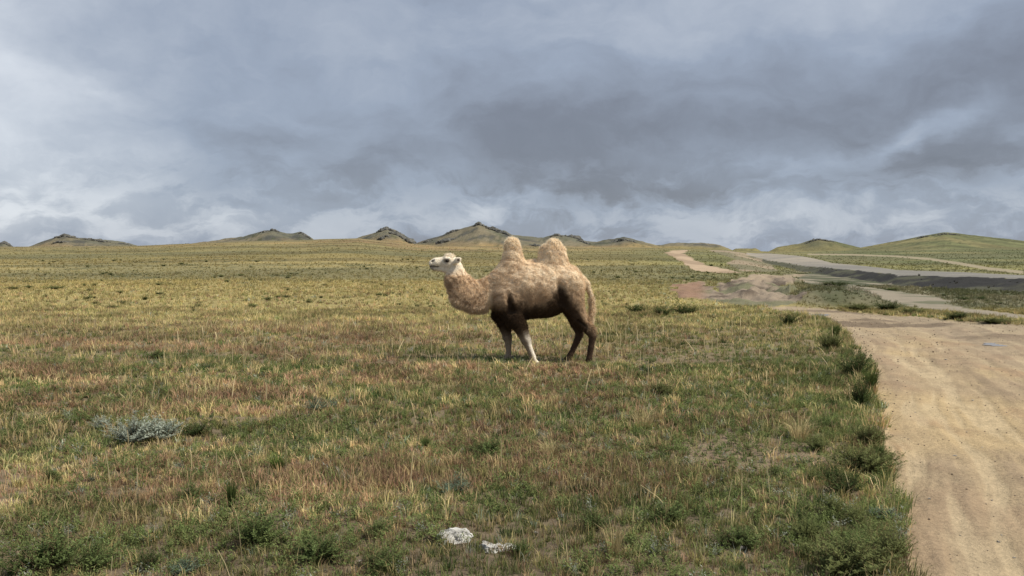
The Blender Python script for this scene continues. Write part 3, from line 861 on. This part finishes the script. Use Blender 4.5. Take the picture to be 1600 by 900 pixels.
# ------------------------------------------------------------------ stones
def stone_mat(name, c1, c2, scale):
    m = bpy.data.materials.new(name); m.use_nodes = True
    n = NT(m.node_tree); b = n.n['Principled BSDF']
    g = n.node('ShaderNodeTexCoord')
    f = n.noise(g.outputs['Object'], scale, 7, .7)
    c = n.ramp(f, [(.34, c1), (.6, c2)])
    n.l.new(c, b.inputs['Base Color']); b.inputs['Roughness'].default_value = .9
    bp = n.node('ShaderNodeBump'); bp.inputs['Distance'].default_value = .02
    n.l.new(f, bp.inputs['Height']); n.l.new(bp.outputs[0], b.inputs['Normal'])
    return m
M_pale = stone_mat('pale_stone', (.20, .19, .165), (.62, .61, .57), 9)
M_dark = stone_mat('weathered_rock', (.035, .037, .034), (.13, .125, .105), .6)
M_peb = stone_mat('pebble_stone', (.3, .27, .22), (.55, .5, .43), 30)
def rock_mesh(name, parts, seed, sub=3, rough=.22):
    """parts: (x,y,z, sx,sy,sz) lumps fused into one mesh"""
    r = random.Random(seed)
    bm = bmesh.new()
    for (cx, cy, cz, sx, sy, sz) in parts:
        res = bmesh.ops.create_icosphere(bm, subdivisions=sub, radius=1)
        planes = [(Vector((r.gauss(0, 1), r.gauss(0, 1), r.gauss(0, 1))).normalized(), r.uniform(.55, .9)) for _ in range(12)]
        of = Vector((r.uniform(-9, 9), r.uniform(-9, 9), 0))
        for v in res['verts']:
            p = v.co.copy()
            for nrm, dd in planes:
                k = p.dot(nrm)
                if k > dd: p -= nrm * (k - dd)
            from mathutils import noise as mn
            p *= 1 + rough * mn.fractal(v.co * 2.1 + of, 1.0, 2.0, 3)
            v.co = Vector((cx + p.x * sx, cy + p.y * sy, cz + p.z * sz))
    me = bpy.data.meshes.new(name); bm.to_mesh(me); bm.free()
    return me
x, y, z = place_px(712, 842)
o = link('stone', rock_mesh('stone', [(0, 0, .02, .115, .10, .085), (.05, .02, .0, .10, .09, .05)], 3, 4), M_pale, None, (x, y, z + .0)); o.rotation_euler = (0, rad(8), .4); o.scale = (.95, .9, .8)
tag(o, 'domed white grey stone in the near grass, left of the pair', 'stone')
x, y, z = place_px(774, 862)
o = link('stone', rock_mesh('stone', [(-.045, 0, .015, .07, .07, .062), (.03, .01, .01, .08, .06, .05), (.09, .02, .02, .045, .04, .03)], 8, 4), M_pale, None, (x, y, z + .0)); o.scale = (.95, .9, .85)
tag(o, 'longer broken white stone in the near grass, right of the pair', 'stone')
pm = [rock_mesh('pebble', [(0, 0, .2, 1, .8, .5)], s, 2) for s in (31, 32, 33)]
pebs = [(1492, 710, 7), (1560, 838, 8), (1452, 775, 6), (1585, 862, 6), (1535, 694, 4), (1565, 828, 5), (1520, 620, 5), (1430, 640, 4), (1550, 770, 5), (1478, 560, 5), (1500, 830, 4),
        (1372, 870, 6), (1300, 797, 5)]
for i, (px, py, w) in enumerate(pebs):
    x, y, z = place_px(px, py); s = y / F * w * .5
    o = link('pebble', pm[i % 3], M_peb, None, (x, y, z)); o.scale = (s, s, s); o.rotation_euler = (0, 0, i * 1.3)
    tag(o, 'small pale pebble lying on the sandy road', 'pebble', 'pebbles on the dirt road')
for i in range(46):
    px, py = rr.uniform(20, 1330), rr.uniform(560, 890)
    x, y, z = place_px(px, py); s = rr.uniform(.010, .024)
    if masks(np.array([x]), np.array([y]), np.array([z]))['main'][0]: continue
    o = link('pebble', pm[i % 3], M_peb, None, (x, y, z + .01)); o.scale = (s * 1.2, s, s); o.rotation_euler = (0, 0, i * 1.7)
    tag(o, 'small pale pebble lying among the grass', 'pebble', 'pebbles in the grass')

def gravel():
    r = np.random.default_rng(3); n = 6000
    Y = np.sqrt(r.uniform(16, 30 ** 2, n)); X = r.uniform(.12, .72, n) * Y
    Z = height(X, Y); M = masks(X, Y, Z); d = dist_polyline(X, Y, EDGE_L)
    k = M['main'] & (r.random(n) < .18 + .8 * np.exp(-d / .35) + .35 * sstep(.5, .62, fbm(X, Y, 1.4, 3, 181)))
    X, Y, Z = X[k], Y[k], (Z + bumps(X, Y, M))[k]; n = len(X)
    s_ = r.uniform(.003, .011, n) * np.clip(Y / 8, 1, 2.2)
    base = np.array([[1, 0, 0], [0, 1, 0], [-1, 0, 0], [0, -1, 0], [0, 0, .8], [0, 0, -.6]])
    V = np.stack([X, Y, Z + s_ * .3], -1)[:, None] + base[None] * s_[:, None, None] * r.uniform(.6, 1.3, (n, 6, 1))
    t = np.array([[0, 1, 4], [1, 2, 4], [2, 3, 4], [3, 0, 4], [1, 0, 5], [2, 1, 5], [3, 2, 5], [0, 3, 5]])
    Fc = (np.arange(n)[:, None, None] * 6 + t[None]).reshape(-1, 3)
    c = lerp(A(.20, .15, .10), A(.42, .34, .25), r.random((n, 1)))
    tag(link('gravel', mesh_np('gravel', V.reshape(-1, 3), [Fc], np.repeat(c, 6, 0)), M_dirt), 'small stones and clods strewn on the sandy road', 'gravel', kind='stuff')
gravel()
# rocky outcrops along the hill tops
def outcrop(px, py, w, h, label, i, rz=0.0):
    """a run of bedrock blocks, each seated in the slope, fused into one mesh"""
    Y = np.linspace(330, 740, 900); X = (px - 800) / F * Y
    Z = height(X, Y); _, rows_ = to_px(X, Y, Z)
    j = int(np.argmax(rows_ <= max(py, rows_.min() + .15)))
    y0 = Y[j]; s = y0 / F; x0 = X[j]
    r = random.Random(100 + i * 7 + int(px))
    n = max(7, int(w * .7)); ps = []
    for q in range(n):
        dx = ((q + r.uniform(.2, .8)) / n - .5) * w * s; dy = r.uniform(-1, 1) * 1.2
        zz = float(height(np.array([x0 + dx]), np.array([y0 + dy]))[0])
        e = 1 - (abs(dx) / (w * s * .5)) ** 2 * .6
        sz = h * s * r.uniform(.38, .9) * e
        ps.append((dx, dy, zz - float(Z[j]) + sz * .15, max(sz * r.uniform(.9, 1.7), w * s / n * 1.25), max(sz * r.uniform(.9, 1.5), 1.3), sz))
    o = link('rock_outcrop', rock_mesh('rock_outcrop', ps, i + 50, 2, .3), M_dark, None, (x0, y0, Z[j]))
    tag(o, label, 'rock outcrop')
outcrop(10, 381, 22, 4, 'dark rocks capping the small hill cut by the left edge', 0)
outcrop(103, 370, 34, 5, 'dark rocky cap on the leftmost full hill', 1)
outcrop(150, 376, 44, 4, 'rock band running right down from the leftmost hill cap', 3)
outcrop(95, 379, 24, 4, 'dark rock patch below the leftmost hill cap', 0)
outcrop(195, 381, 24, 3, 'dark rocks at the right foot of the leftmost hill', 2)
outcrop(412, 363, 14, 3, 'small dark rocks left of the twin topped hill summit', 2)
outcrop(427, 360, 22, 3, 'thin rocks on the summit of the twin topped hill', 1)
outcrop(476, 368, 18, 4, 'rocks on the lower right top of the twin topped hill', 0)
outcrop(603, 359, 26, 6, 'jagged rocks topping the pointed hill behind the camel head', 1)
outcrop(622, 368, 26, 7, 'jagged rocks on the right shoulder of the pointed hill', 3)
outcrop(638, 378, 28, 8, 'broken rocks at the right foot of the pointed hill', 0)
outcrop(598, 372, 20, 4, 'dark rocks on the front face of the pointed hill', 2)
outcrop(750, 352, 20, 5, 'blocky rock crowning the highest hill', 2)
outcrop(705, 363, 26, 4, 'rocks on the left ridge of the highest hill', 1)
outcrop(696, 378, 26, 8, 'isolated dark rock knot on the lower left face of the highest hill', 3)
outcrop(668, 378, 16, 3, 'small rocks on the far left foot of the highest hill', 0)
outcrop(774, 359, 30, 4, 'rock rib just right of the highest summit', 3)
outcrop(790, 366, 28, 4, 'rocks lower down the right rib of the highest hill', 0)
outcrop(838, 384, 20, 4, 'dark rocks seen between the camel humps', 1)
outcrop(868, 368, 20, 4, 'rocks on the knoll behind the rear hump', 2)
outcrop(897, 372, 26, 6, 'rocks on the ridge right of the rear hump', 3)
outcrop(912, 379, 20, 4, 'lower rocks on the ridge right of the rear hump', 1)
outcrop(974, 375, 40, 4, 'dark cap rocks of the low hill right of the camel', 0)
outcrop(1280, 375, 46, 3, 'dark stony cap of the cone hill behind the road', 1)
outcrop(1440, 371, 18, 2, 'thin rocks on the left shoulder of the broad right hill', 2)
outcrop(1478, 366, 40, 2, 'thin dark rocks on top of the broad right hill', 3)

# ------------------------------------------------------------------ puddles
def puddle(px, py, w, h, seed):
    x, y, z = place_px(px, py)
    x2, y2, _ = place_px(px, py - h / 2); x3, y3, _ = place_px(px, py + h / 2)
    hw, hd = w * .5 * y / F, abs(y2 - y3) * .5
    n = 60; a = np.linspace(0, 2 * np.pi, n, endpoint=False)
    k = 1 + .45 * (fbm(np.cos(a) * 2 + seed, np.sin(a) * 2, 1, 3, seed) - .5) * 2
    top = np.stack([np.cos(a) * hw * k, np.sin(a) * hd * k, np.full(n, .0)], -1)
    bot = top.copy(); bot[:, 2] = -.05
    V = np.concatenate([top, bot])
    i = np.arange(n); j = (i + 1) % n
    me = bpy.data.meshes.new('puddle')
    me.from_pydata([tuple(v) for v in V], [], [tuple(range(n))] + [(int(a_), int(n + a_), int(n + b_), int(b_)) for a_, b_ in zip(i, j)])
    X = x + top[:, 0]; Y = y + top[:, 1]
    o = link('puddle', me, M_water, None, (x, y, float(np.percentile(zat(X, Y), 38))))
    tag(o, kind='structure')
M_water = bpy.data.materials.new('puddle_water'); M_water.use_nodes = True
b = M_water.node_tree.nodes['Principled BSDF']
b.inputs['Base Color'].default_value = (.28, .25, .21, 1); b.inputs['Roughness'].default_value = .12; b.inputs['IOR'].default_value = 1.33
puddle(1272, 488, 44, 5, 3)
puddle(1580, 536, 90, 8, 5)

# ------------------------------------------------------------------ camel
SC = 345.0
CX, CY = 640.0, 812.0            # tracing origin
def cp_(X, Y): return ((X - CX) / SC, (CY - Y) / SC)
h_ = 0.0115
gx = np.arange(-1.66, 1.40, h_, dtype=np.float32)
gy = np.arange(-.56, .56, h_, dtype=np.float32)
gz = np.arange(-.06, 2.24, h_, dtype=np.float32)
FLD = np.full((len(gx), len(gy), len(gz)), 0.6, dtype=np.float32)
def prim(x1, y1, r1, x2, y2, r2, l1=0.0, l2=None, sy=1.0, k=.045, sub=False):
    """tapered limb between two traced points; l = sideways offset in metres (- is the near side)"""
    if l2 is None: l2 = l1
    ax, az_ = cp_(x1, y1); bx, bz = cp_(x2, y2)
    if r1 > 40 and not sub: r1 -= 6
    if r2 > 40 and not sub: r2 -= 6
    ra, rb = r1 / SC, r2 / SC
    m_ = k + .10
    i0, i1 = np.searchsorted(gx, [min(ax - ra, bx - rb) - m_, max(ax + ra, bx + rb) + m_])
    j0, j1 = np.searchsorted(gy, [min(l1 - ra * sy, l2 - rb * sy) - m_, max(l1 + ra * sy, l2 + rb * sy) + m_])
    k0, k1 = np.searchsorted(gz, [min(az_ - ra, bz - rb) - m_, max(az_ + ra, bz + rb) + m_])
    X = gx[i0:i1, None, None] - ax; Yv = (gy[None, j0:j1, None] - l1) / sy; Z = gz[None, None, k0:k1] - az_
    vx, vy, vz = bx - ax, (l2 - l1) / sy, bz - az_
    L = vx * vx + vy * vy + vz * vz + 1e-9
    t = np.clip((X * vx + Yv * vy + Z * vz) / L, 0, 1)
    d = np.sqrt((X - t * vx) ** 2 + (Yv - t * vy) ** 2 + (Z - t * vz) ** 2) - (ra + (rb - ra) * t)
    d = d.astype(np.float32)
    s = FLD[i0:i1, j0:j1, k0:k1]
    if sub:
        d = -d
        hh = np.clip(.5 - .5 * (d - s) / k, 0, 1)
        FLD[i0:i1, j0:j1, k0:k1] = d * (1 - hh) + s * hh + k * hh * (1 - hh)
        # smooth intersection = max
    else:
        hh = np.clip(.5 + .5 * (s - d) / k, 0, 1)
        FLD[i0:i1, j0:j1, k0:k1] = s * (1 - hh) + d * hh - k * hh * (1 - hh)
# trunk
prim(600, 425, 140, 700, 390, 168, sy=.64, k=.08)
prim(700, 390, 168, 800, 385, 165, sy=.66, k=.08)
prim(800, 385, 160, 880, 365, 132, sy=.66, k=.08)
prim(880, 365, 128, 945, 360, 98, sy=.72, k=.08)
prim(560, 330, 100, 600, 260, 78, sy=.62, k=.08)
# humps
prim(608, 275, 98, 605, 192, 66, sy=.62, k=.07)
prim(603, 185, 58, 600, 118, 46, sy=.72, k=.04)
prim(842, 272, 112, 838, 195, 92, sy=.58, k=.07)
prim(840, 190, 80, 846, 126, 45, sy=.62, k=.05)
# neck: sweeps down then up
prim(560, 400, 112, 455, 412, 92, sy=.52, k=.08)
prim(455, 412, 84, 385, 428, 96, sy=.52, k=.06)
prim(385, 430, 98, 318, 405, 92, sy=.50, k=.06)
prim(318, 405, 92, 276, 330, 76, sy=.52, k=.06)
prim(276, 330, 76, 264, 262, 54, sy=.60, k=.05)
prim(500, 345, 62, 440, 370, 46, sy=.5, k=.06)
# head
prim(256, 232, 44, 226, 226, 44, sy=.80, k=.03)
prim(226, 224, 38, 150, 228, 27, sy=.72, k=.03)
prim(222, 262, 28, 152, 258, 17, sy=.70, k=.025)
prim(152, 226, 27, 132, 232, 22, sy=.85, k=.02)
prim(140, 258, 16, 128, 254, 12, sy=1.0, k=.015)
prim(236, 198, 26, 222, 196, 22, sy=.8, k=.02)
for sgn in (-1, 1):
    prim(212, 203, 13, 228, 204, 12, l1=sgn * .078, k=.02)                 # brow
    prim(262, 228, 12, 282, 212, 17, l1=sgn * .098, l2=sgn * .125, sy=.45, k=.012)   # ear
    prim(282, 212, 17, 296, 203, 6, l1=sgn * .125, l2=sgn * .135, sy=.45, k=.01)
    prim(283, 214, 8, 290, 208, 5, l1=sgn * .146, sy=.5, k=.008, sub=True)
    prim(128, 222, 5, 142, 212, 6, l1=sgn * .045, l2=sgn * .055, k=.008, sub=True)    # nostril
    prim(118, 252, 3.5, 168, 250, 3.5, l1=sgn * .045, l2=sgn * .085, k=.008, sub=True)  # lips
    prim(216, 218, 8, 221, 218, 8, l1=sgn * .112, k=.01, sub=True)           # eye socket
# forelegs: near leg stands back, far leg forward
def foreleg(l, pts):
    for (a, b_, kk, sy) in pts:
        prim(*a, *b_, l1=l, l2=l * (.97), sy=sy, k=kk)
foreleg(.17, [((545, 450, 96), (535, 535, 62), .06, .55), ((532, 530, 58), (562, 625, 32), .04, .75), ((562, 625, 31), (571, 672, 28), .03, .9),
              ((571, 672, 28), (577, 700, 20), .02, 1), ((577, 700, 20), (580, 770, 14), .02, 1), ((580, 770, 15), (576, 795, 19), .02, 1), ((585, 803, 20), (565, 804, 18), .015, 1)])
foreleg(-.17, [((600, 460, 105), (618, 550, 66), .06, .55), ((618, 545, 62), (660, 630, 34), .04, .75), ((660, 630, 33), (683, 682, 30), .03, .9),
               ((683, 682, 29), (694, 712, 20), .02, 1), ((694, 712, 20), (722, 778, 17), .02, 1), ((722, 778, 15), (728, 805, 19), .02, 1), ((738, 815, 20), (716, 816, 18), .015, 1)])
# hind legs: near leg back, far leg forward
foreleg(.15, [((935, 370, 96), (940, 460, 72), .06, .55), ((940, 460, 70), (985, 585, 38), .04, .7), ((985, 580, 38), (1004, 655, 23), .03, .85),
              ((1004, 655, 23), (985, 700, 19), .02, 1), ((985, 700, 18), (950, 775, 15), .02, 1), ((950, 775, 16), (938, 797, 18), .02, 1), ((945, 803, 19), (926, 805, 17), .015, 1)])
foreleg(-.15, [((935, 350, 92), (952, 450, 74), .06, .6), ((952, 450, 72), (995, 545, 48), .04, .66), ((995, 545, 47), (1056, 630, 28), .03, .85),
               ((1060, 628, 27), (1072, 655, 22), .02, 1), ((1072, 655, 21), (1062, 720, 17), .02, 1), ((1062, 720, 17), (1052, 785, 16), .02, 1),
               ((1052, 785, 16), (1046, 806, 19), .02, 1), ((1052, 817, 20), (1032, 818, 18), .015, 1)])
prim(948, 300, 62, 985, 330, 45, sy=.8, k=.06)
prim(905, 490, 22, 900, 505, 14, sy=.8, k=.04)
# folds: behind the shoulder, before the thigh, along the neck base
for sgn in (-1, 1):
    prim(574, 395, 13, 600, 505, 21, l1=sgn * .325, l2=sgn * .29, k=.06, sub=True)
    prim(866, 335, 15, 900, 475, 22, l1=sgn * .325, l2=sgn * .26, k=.06, sub=True)
    prim(985, 560, 8, 1040, 600, 6, l1=sgn * .215, k=.03, sub=True)
    prim(500, 440, 9, 520, 520, 9, l1=sgn * .27, k=.05, sub=True)
    prim(452, 350, 8, 468, 470, 12, l1=sgn * .235, k=.06, sub=True)
prim(735, 215, 12, 700, 222, 12, k=.03)
# tail
prim(985, 300, 24, 1040, 350, 17, k=.02)
prim(1040, 350, 17, 1064, 420, 13, k=.012)
prim(1064, 420, 13, 1072, 500, 12, k=.012)
prim(1072, 500, 12, 1068, 580, 8, k=.012)

def surface_nets(Fv, gx, gy, gz):
    nx, ny, nz = Fv.shape
    sg = Fv < 0
    c = np.zeros((nx - 1, ny - 1, nz - 1), dtype=np.uint8)
    for a in (0, 1):
        for b_ in (0, 1):
            for d in (0, 1):
                c += sg[a:nx - 1 + a, b_:ny - 1 + b_, d:nz - 1 + d]
    act = (c > 0) & (c < 8)
    I, J, K = np.nonzero(act)
    pos = np.zeros((len(I), 3)); cnt = np.zeros(len(I))
    cor = [(a, b_, d) for a in (0, 1) for b_ in (0, 1) for d in (0, 1)]
    for u in cor:
        for v in cor:
            if sum(abs(p - q) for p, q in zip(u, v)) != 1 or u > v: continue
            fu = Fv[I + u[0], J + u[1], K + u[2]]; fv = Fv[I + v[0], J + v[1], K + v[2]]
            mk = (fu < 0) != (fv < 0)
            t = np.where(mk, fu / np.where(fu == fv, 1, fu - fv), 0)
            for ax in range(3):
                pos[:, ax] += np.where(mk, u[ax] + t * (v[ax] - u[ax]), 0)
            cnt += mk
    pos /= cnt[:, None]
    P = np.stack([gx[0] + (I + pos[:, 0]) * h_, gy[0] + (J + pos[:, 1]) * h_, gz[0] + (K + pos[:, 2]) * h_], -1)
    ids = -np.ones(act.shape, dtype=np.int64); ids[I, J, K] = np.arange(len(I))
    Fs = []
    for ax in range(3):
        sl0 = [slice(None)] * 3; sl1 = [slice(None)] * 3
        sl0[ax] = slice(0, -1); sl1[ax] = slice(1, None)
        s0, s1 = sg[tuple(sl0)], sg[tuple(sl1)]
        E = np.argwhere(s0 != s1)
        o1, o2 = [a for a in range(3) if a != ax]
        E = E[(E[:, o1] > 0) & (E[:, o2] > 0) & (E[:, o1] < Fv.shape[o1] - 1) & (E[:, o2] < Fv.shape[o2] - 1)]
        flip = s0[E[:, 0], E[:, 1], E[:, 2]]
        def cell(d1, d2):
            e = E.copy(); e[:, o1] -= d1; e[:, o2] -= d2
            return ids[e[:, 0], e[:, 1], e[:, 2]]
        q = np.stack([cell(1, 1), cell(0, 1), cell(0, 0), cell(1, 0)], -1)
        if ax == 1: flip = ~flip
        q[~flip] = q[~flip][:, ::-1]
        Fs.append(q)
    return P, np.concatenate(Fs)
CV, CF = surface_nets(FLD, gx, gy, gz)
del FLD

def coat_color(P):
    X = P[:, 0] * SC + CX; Y = CY - P[:, 2] * SC; L = P[:, 1]
    nz1 = fbm(P[:, 0] * 1.0 + L * .7, P[:, 2] + L * .5, .10, 4, 201)
    nz2 = fbm(P[:, 0] + L, P[:, 2] - L, .035, 3, 205)
    c = np.broadcast_to(A(.80, .645, .45), (len(P), 3)).copy()
    c = mixc(c, A(.86, .73, .54), sstep(.48, .66, nz1) * .6)
    c = mixc(c, A(.55, .395, .25), sstep(.52, .32, nz1) * .65)
    # browner low on the flank: wool tone plus shade put into the colour
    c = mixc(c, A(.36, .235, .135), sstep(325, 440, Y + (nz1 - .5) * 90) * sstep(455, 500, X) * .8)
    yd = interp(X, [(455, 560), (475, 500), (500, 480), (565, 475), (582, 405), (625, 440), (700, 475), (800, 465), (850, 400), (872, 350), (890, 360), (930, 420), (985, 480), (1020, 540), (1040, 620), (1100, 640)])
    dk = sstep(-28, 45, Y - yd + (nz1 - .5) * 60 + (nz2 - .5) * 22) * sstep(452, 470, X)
    c = mixc(c, A(.055, .035, .022), dk * .95)  # dark belly and upper leg fur, underside shade also painted into it
    # pale shanks of the forelegs
    pl = sstep(620, 720, Y + (nz1 - .5) * 50) * (X < 800)
    rim_light = sstep(-12, 8, X - interp(Y, [(640, 668), (680, 690), (720, 704), (790, 730)])) * (X > 640)
    c = mixc(c, A(.36, .285, .21), pl * (.75 + .0 * rim_light))
    c = mixc(c, A(.85, .78, .65), pl * rim_light * .9)  # sunlit back edge of the near foreleg, painted into the coat
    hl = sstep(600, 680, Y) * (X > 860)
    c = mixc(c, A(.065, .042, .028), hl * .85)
    # tail pale
    tl = (X > interp(Y, [(300, 985), (350, 1022), (420, 1043), (500, 1050), (590, 1051)])) & (Y < 600) & (np.abs(L) < .07)
    c = np.where(tl[:, None], A(.70, .57, .40) * (0.8 + .4 * nz1[:, None]), c)
    # crest of the humps, golden
    ht = sstep(175, 110, Y + (nz1 - .5) * 40)
    c = mixc(c, A(.92, .82, .65), ht * .8)
    # neck: curly, darker throat mane
    nk = sstep(470, 430, X)
    c = mixc(c, mixc(np.broadcast_to(A(.86, .70, .50), c.shape), A(.46, .32, .205), sstep(.48, .64, nz2)), nk * .75)
    mane = nk * sstep(0, 40, Y - interp(X, [(180, 380), (230, 420), (300, 455), (380, 480), (450, 470)]))
    c = mixc(c, A(.52, .40, .27), mane * .5)
    # head cream
    hd = sstep(300, 268, Y + (X - 240) * .35) * sstep(345, 315, X)
    c = mixc(c, A(.86, .78, .63), hd * .9)
    mz = sstep(155, 138, X) * sstep(236, 244, Y) * sstep(400, 300, Y)
    c = mixc(c, A(.25, .22, .19), mz * .6)
    lip = np.exp(-((Y - 250) / 4.5) ** 2) * sstep(178, 165, X)
    c = mixc(c, A(.04, .03, .025), lip * .85)
    nos = np.exp(-((Y - 217) / 7.0) ** 2 - ((X - 134) / 10.0) ** 2) * (np.abs(L) > .03)
    c = mixc(c, A(.03, .025, .02), np.clip(nos * 1.3, 0, 1))
    eye = np.exp(-((Y - 217) / 10.0) ** 2 - ((X - 219) / 17.0) ** 2) * (np.abs(L) > .06)
    c = mixc(c, A(.05, .035, .025), np.clip(eye * 1.2, 0, 1))
    er = np.exp(-((Y - 212) / 9.0) ** 2 - ((X - 286) / 9.0) ** 2) * (np.abs(L) > .115)
    c = mixc(c, A(.12, .09, .07), np.clip(er * 1.3, 0, 1))
    return c
# wool lumps
CVn = None
me0 = mesh_np('camel_body', CV, [CF], None, True)
nn = np.zeros(len(CV) * 3, dtype=np.float32)
me0.vertex_normals.foreach_get('vector', nn)
CN = nn.reshape(-1, 3).astype(float)
X_ = CV[:, 0] * SC + CX; Y_ = CY - CV[:, 2] * SC
if np.mean(CN[CV[:, 2] > 1.9][:, 2]) < 0:
    CF = CF[:, ::-1]; CN = -CN
lump = (fbm(CV[:, 0] + CV[:, 1] * .8, CV[:, 2] + CV[:, 1] * .6, .075, 4, 211, .6) - .5)
amp = .032 * sstep(640, 560, Y_) * (1 - .85 * sstep(300, 270, Y_) * sstep(345, 315, X_))
CV = CV + CN * (lump * amp)[:, None]
bpy.data.meshes.remove(me0)
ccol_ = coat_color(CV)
camel = empty('camel', (0, 0, 0))
tag(camel, 'shaggy two humped camel with dark legs standing side on, facing left', 'camel')
M_coat = bpy.data.materials.new('camel_coat'); M_coat.use_nodes = True
n = NT(M_coat.node_tree); b = n.n['Principled BSDF']
a = n.node('ShaderNodeAttribute', attribute_name='coat')
tcc = n.node('ShaderNodeTexCoord')
f = n.noise(tcc.outputs['Object'], 45, 5, .7)
vm = n.node('ShaderNodeVectorMath', operation='SCALE')
n.l.new(a.outputs['Color'], vm.inputs[0]); n.l.new(n.m('ADD', n.m('MULTIPLY', f, .9), .5), vm.inputs['Scale'])
n.l.new(vm.outputs[0], b.inputs['Base Color']); b.inputs['Roughness'].default_value = .95; b.inputs['Specular IOR Level'].default_value = .1
bp = n.node('ShaderNodeBump'); bp.inputs['Distance'].default_value = .012; n.l.new(f, bp.inputs['Height']); n.l.new(bp.outputs[0], b.inputs['Normal'])
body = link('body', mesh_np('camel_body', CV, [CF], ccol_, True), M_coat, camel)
# fur
def fur(nf=230000):
    r = np.random.default_rng(77)
    q = CF
    e1 = CV[q[:, 2]] - CV[q[:, 0]]; e2 = CV[q[:, 3]] - CV[q[:, 1]]
    ar = np.linalg.norm(np.cross(e1, e2), axis=1)
    fi = r.choice(len(q), nf, p=ar / ar.sum())
    w = r.dirichlet((1, 1, 1, 1), nf)
    P = (CV[q[fi]] * w[..., None]).sum(1); Nn = (CN[q[fi]] * w[..., None]).sum(1)
    Nn /= np.linalg.norm(Nn, axis=1, keepdims=True) + 1e-9
    X = P[:, 0] * SC + CX; Y = CY - P[:, 2] * SC
    Ln = np.full(nf, .021)
    Ln = np.where(Y < 150, .042, Ln)                                    # hump crests
    Ln = np.where((X < 460) & (Y > 300), .036, Ln)
    Ln = np.where((X < 460) & (Y > interp(X, [(180, 380), (230, 420), (300, 455), (380, 480), (450, 470)])), .06, Ln)   # throat mane
    Ln = np.where((X < 345) & (Y < 300), .013, Ln)
    Ln = np.where((X < 262) & (X > 205) & (Y < 192), .034, Ln)           # top knot
    Ln = np.where((Y > 520) & (Y < 610) & (X < 700), .036, Ln)            # forearm tufts
    Ln = np.where(Y > 640, .010, Ln)
    Ln = np.where((X > 1040) & (Y > 430) & (Y < 620), .05, Ln)
    Ln = Ln * r.uniform(.5, 1.3, nf)
    cl = fbm(P[:, 0] + P[:, 1], P[:, 2] - P[:, 1], .03, 2, 215) - .5
    down = np.array([.35, 0, -1.0])
    D = Nn * .75 + down * .42 + r.normal(0, .28, (nf, 3)) + np.stack([cl, cl * 0, -cl], -1) * .9
    D /= np.linalg.norm(D, axis=1, keepdims=True)
    S = np.cross(D, Nn); S /= np.linalg.norm(S, axis=1, keepdims=True) + 1e-9
    wd = np.clip(Ln * .16, .0022, .0075)[:, None] * .5
    tip = P + D * Ln[:, None]
    P0 = P - Nn * .003
    V = np.stack([P0 - S * wd, P0 + S * wd, tip], 1).reshape(-1, 3)
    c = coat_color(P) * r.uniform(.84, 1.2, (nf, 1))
    o_ = np.arange(nf)[:, None] * 3
    return mesh_np('camel_fur', V, [o_ + np.array([[0, 1, 2]])], np.repeat(c, 3, 0))
M_fur = plant_mat('wool', .15, .38)
link('fur', fur(), M_fur, camel)
# eyes
M_eye = bpy.data.materials.new('eye_dark'); M_eye.use_nodes = True
b = M_eye.node_tree.nodes['Principled BSDF']; b.inputs['Base Color'].default_value = (.012, .008, .006, 1); b.inputs['Roughness'].default_value = .12
bm = bmesh.new(); bmesh.ops.create_uvsphere(bm, u_segments=20, v_segments=12, radius=.026)
mee = bpy.data.meshes.new('eye'); bm.to_mesh(mee); bm.free()
for sgn in (-1, 1):
    ex, ez = cp_(219, 217)
    link('eye', mee, M_eye, camel, (ex, sgn * .086, ez))
# stand it on the ground
cyw = 14.57
cxw = (640 + CX / 3.75 - 800) / F * cyw
camel.location = (cxw, cyw, 0)
zc = float(np.mean(zat([cxw - .2, cxw + .3, cxw + .9, cxw + 1.15], [cyw - .17, cyw + .17, cyw + .15, cyw - .15])))
camel.location.z = zc - .005
camel.rotation_euler = (0, 0, 0)
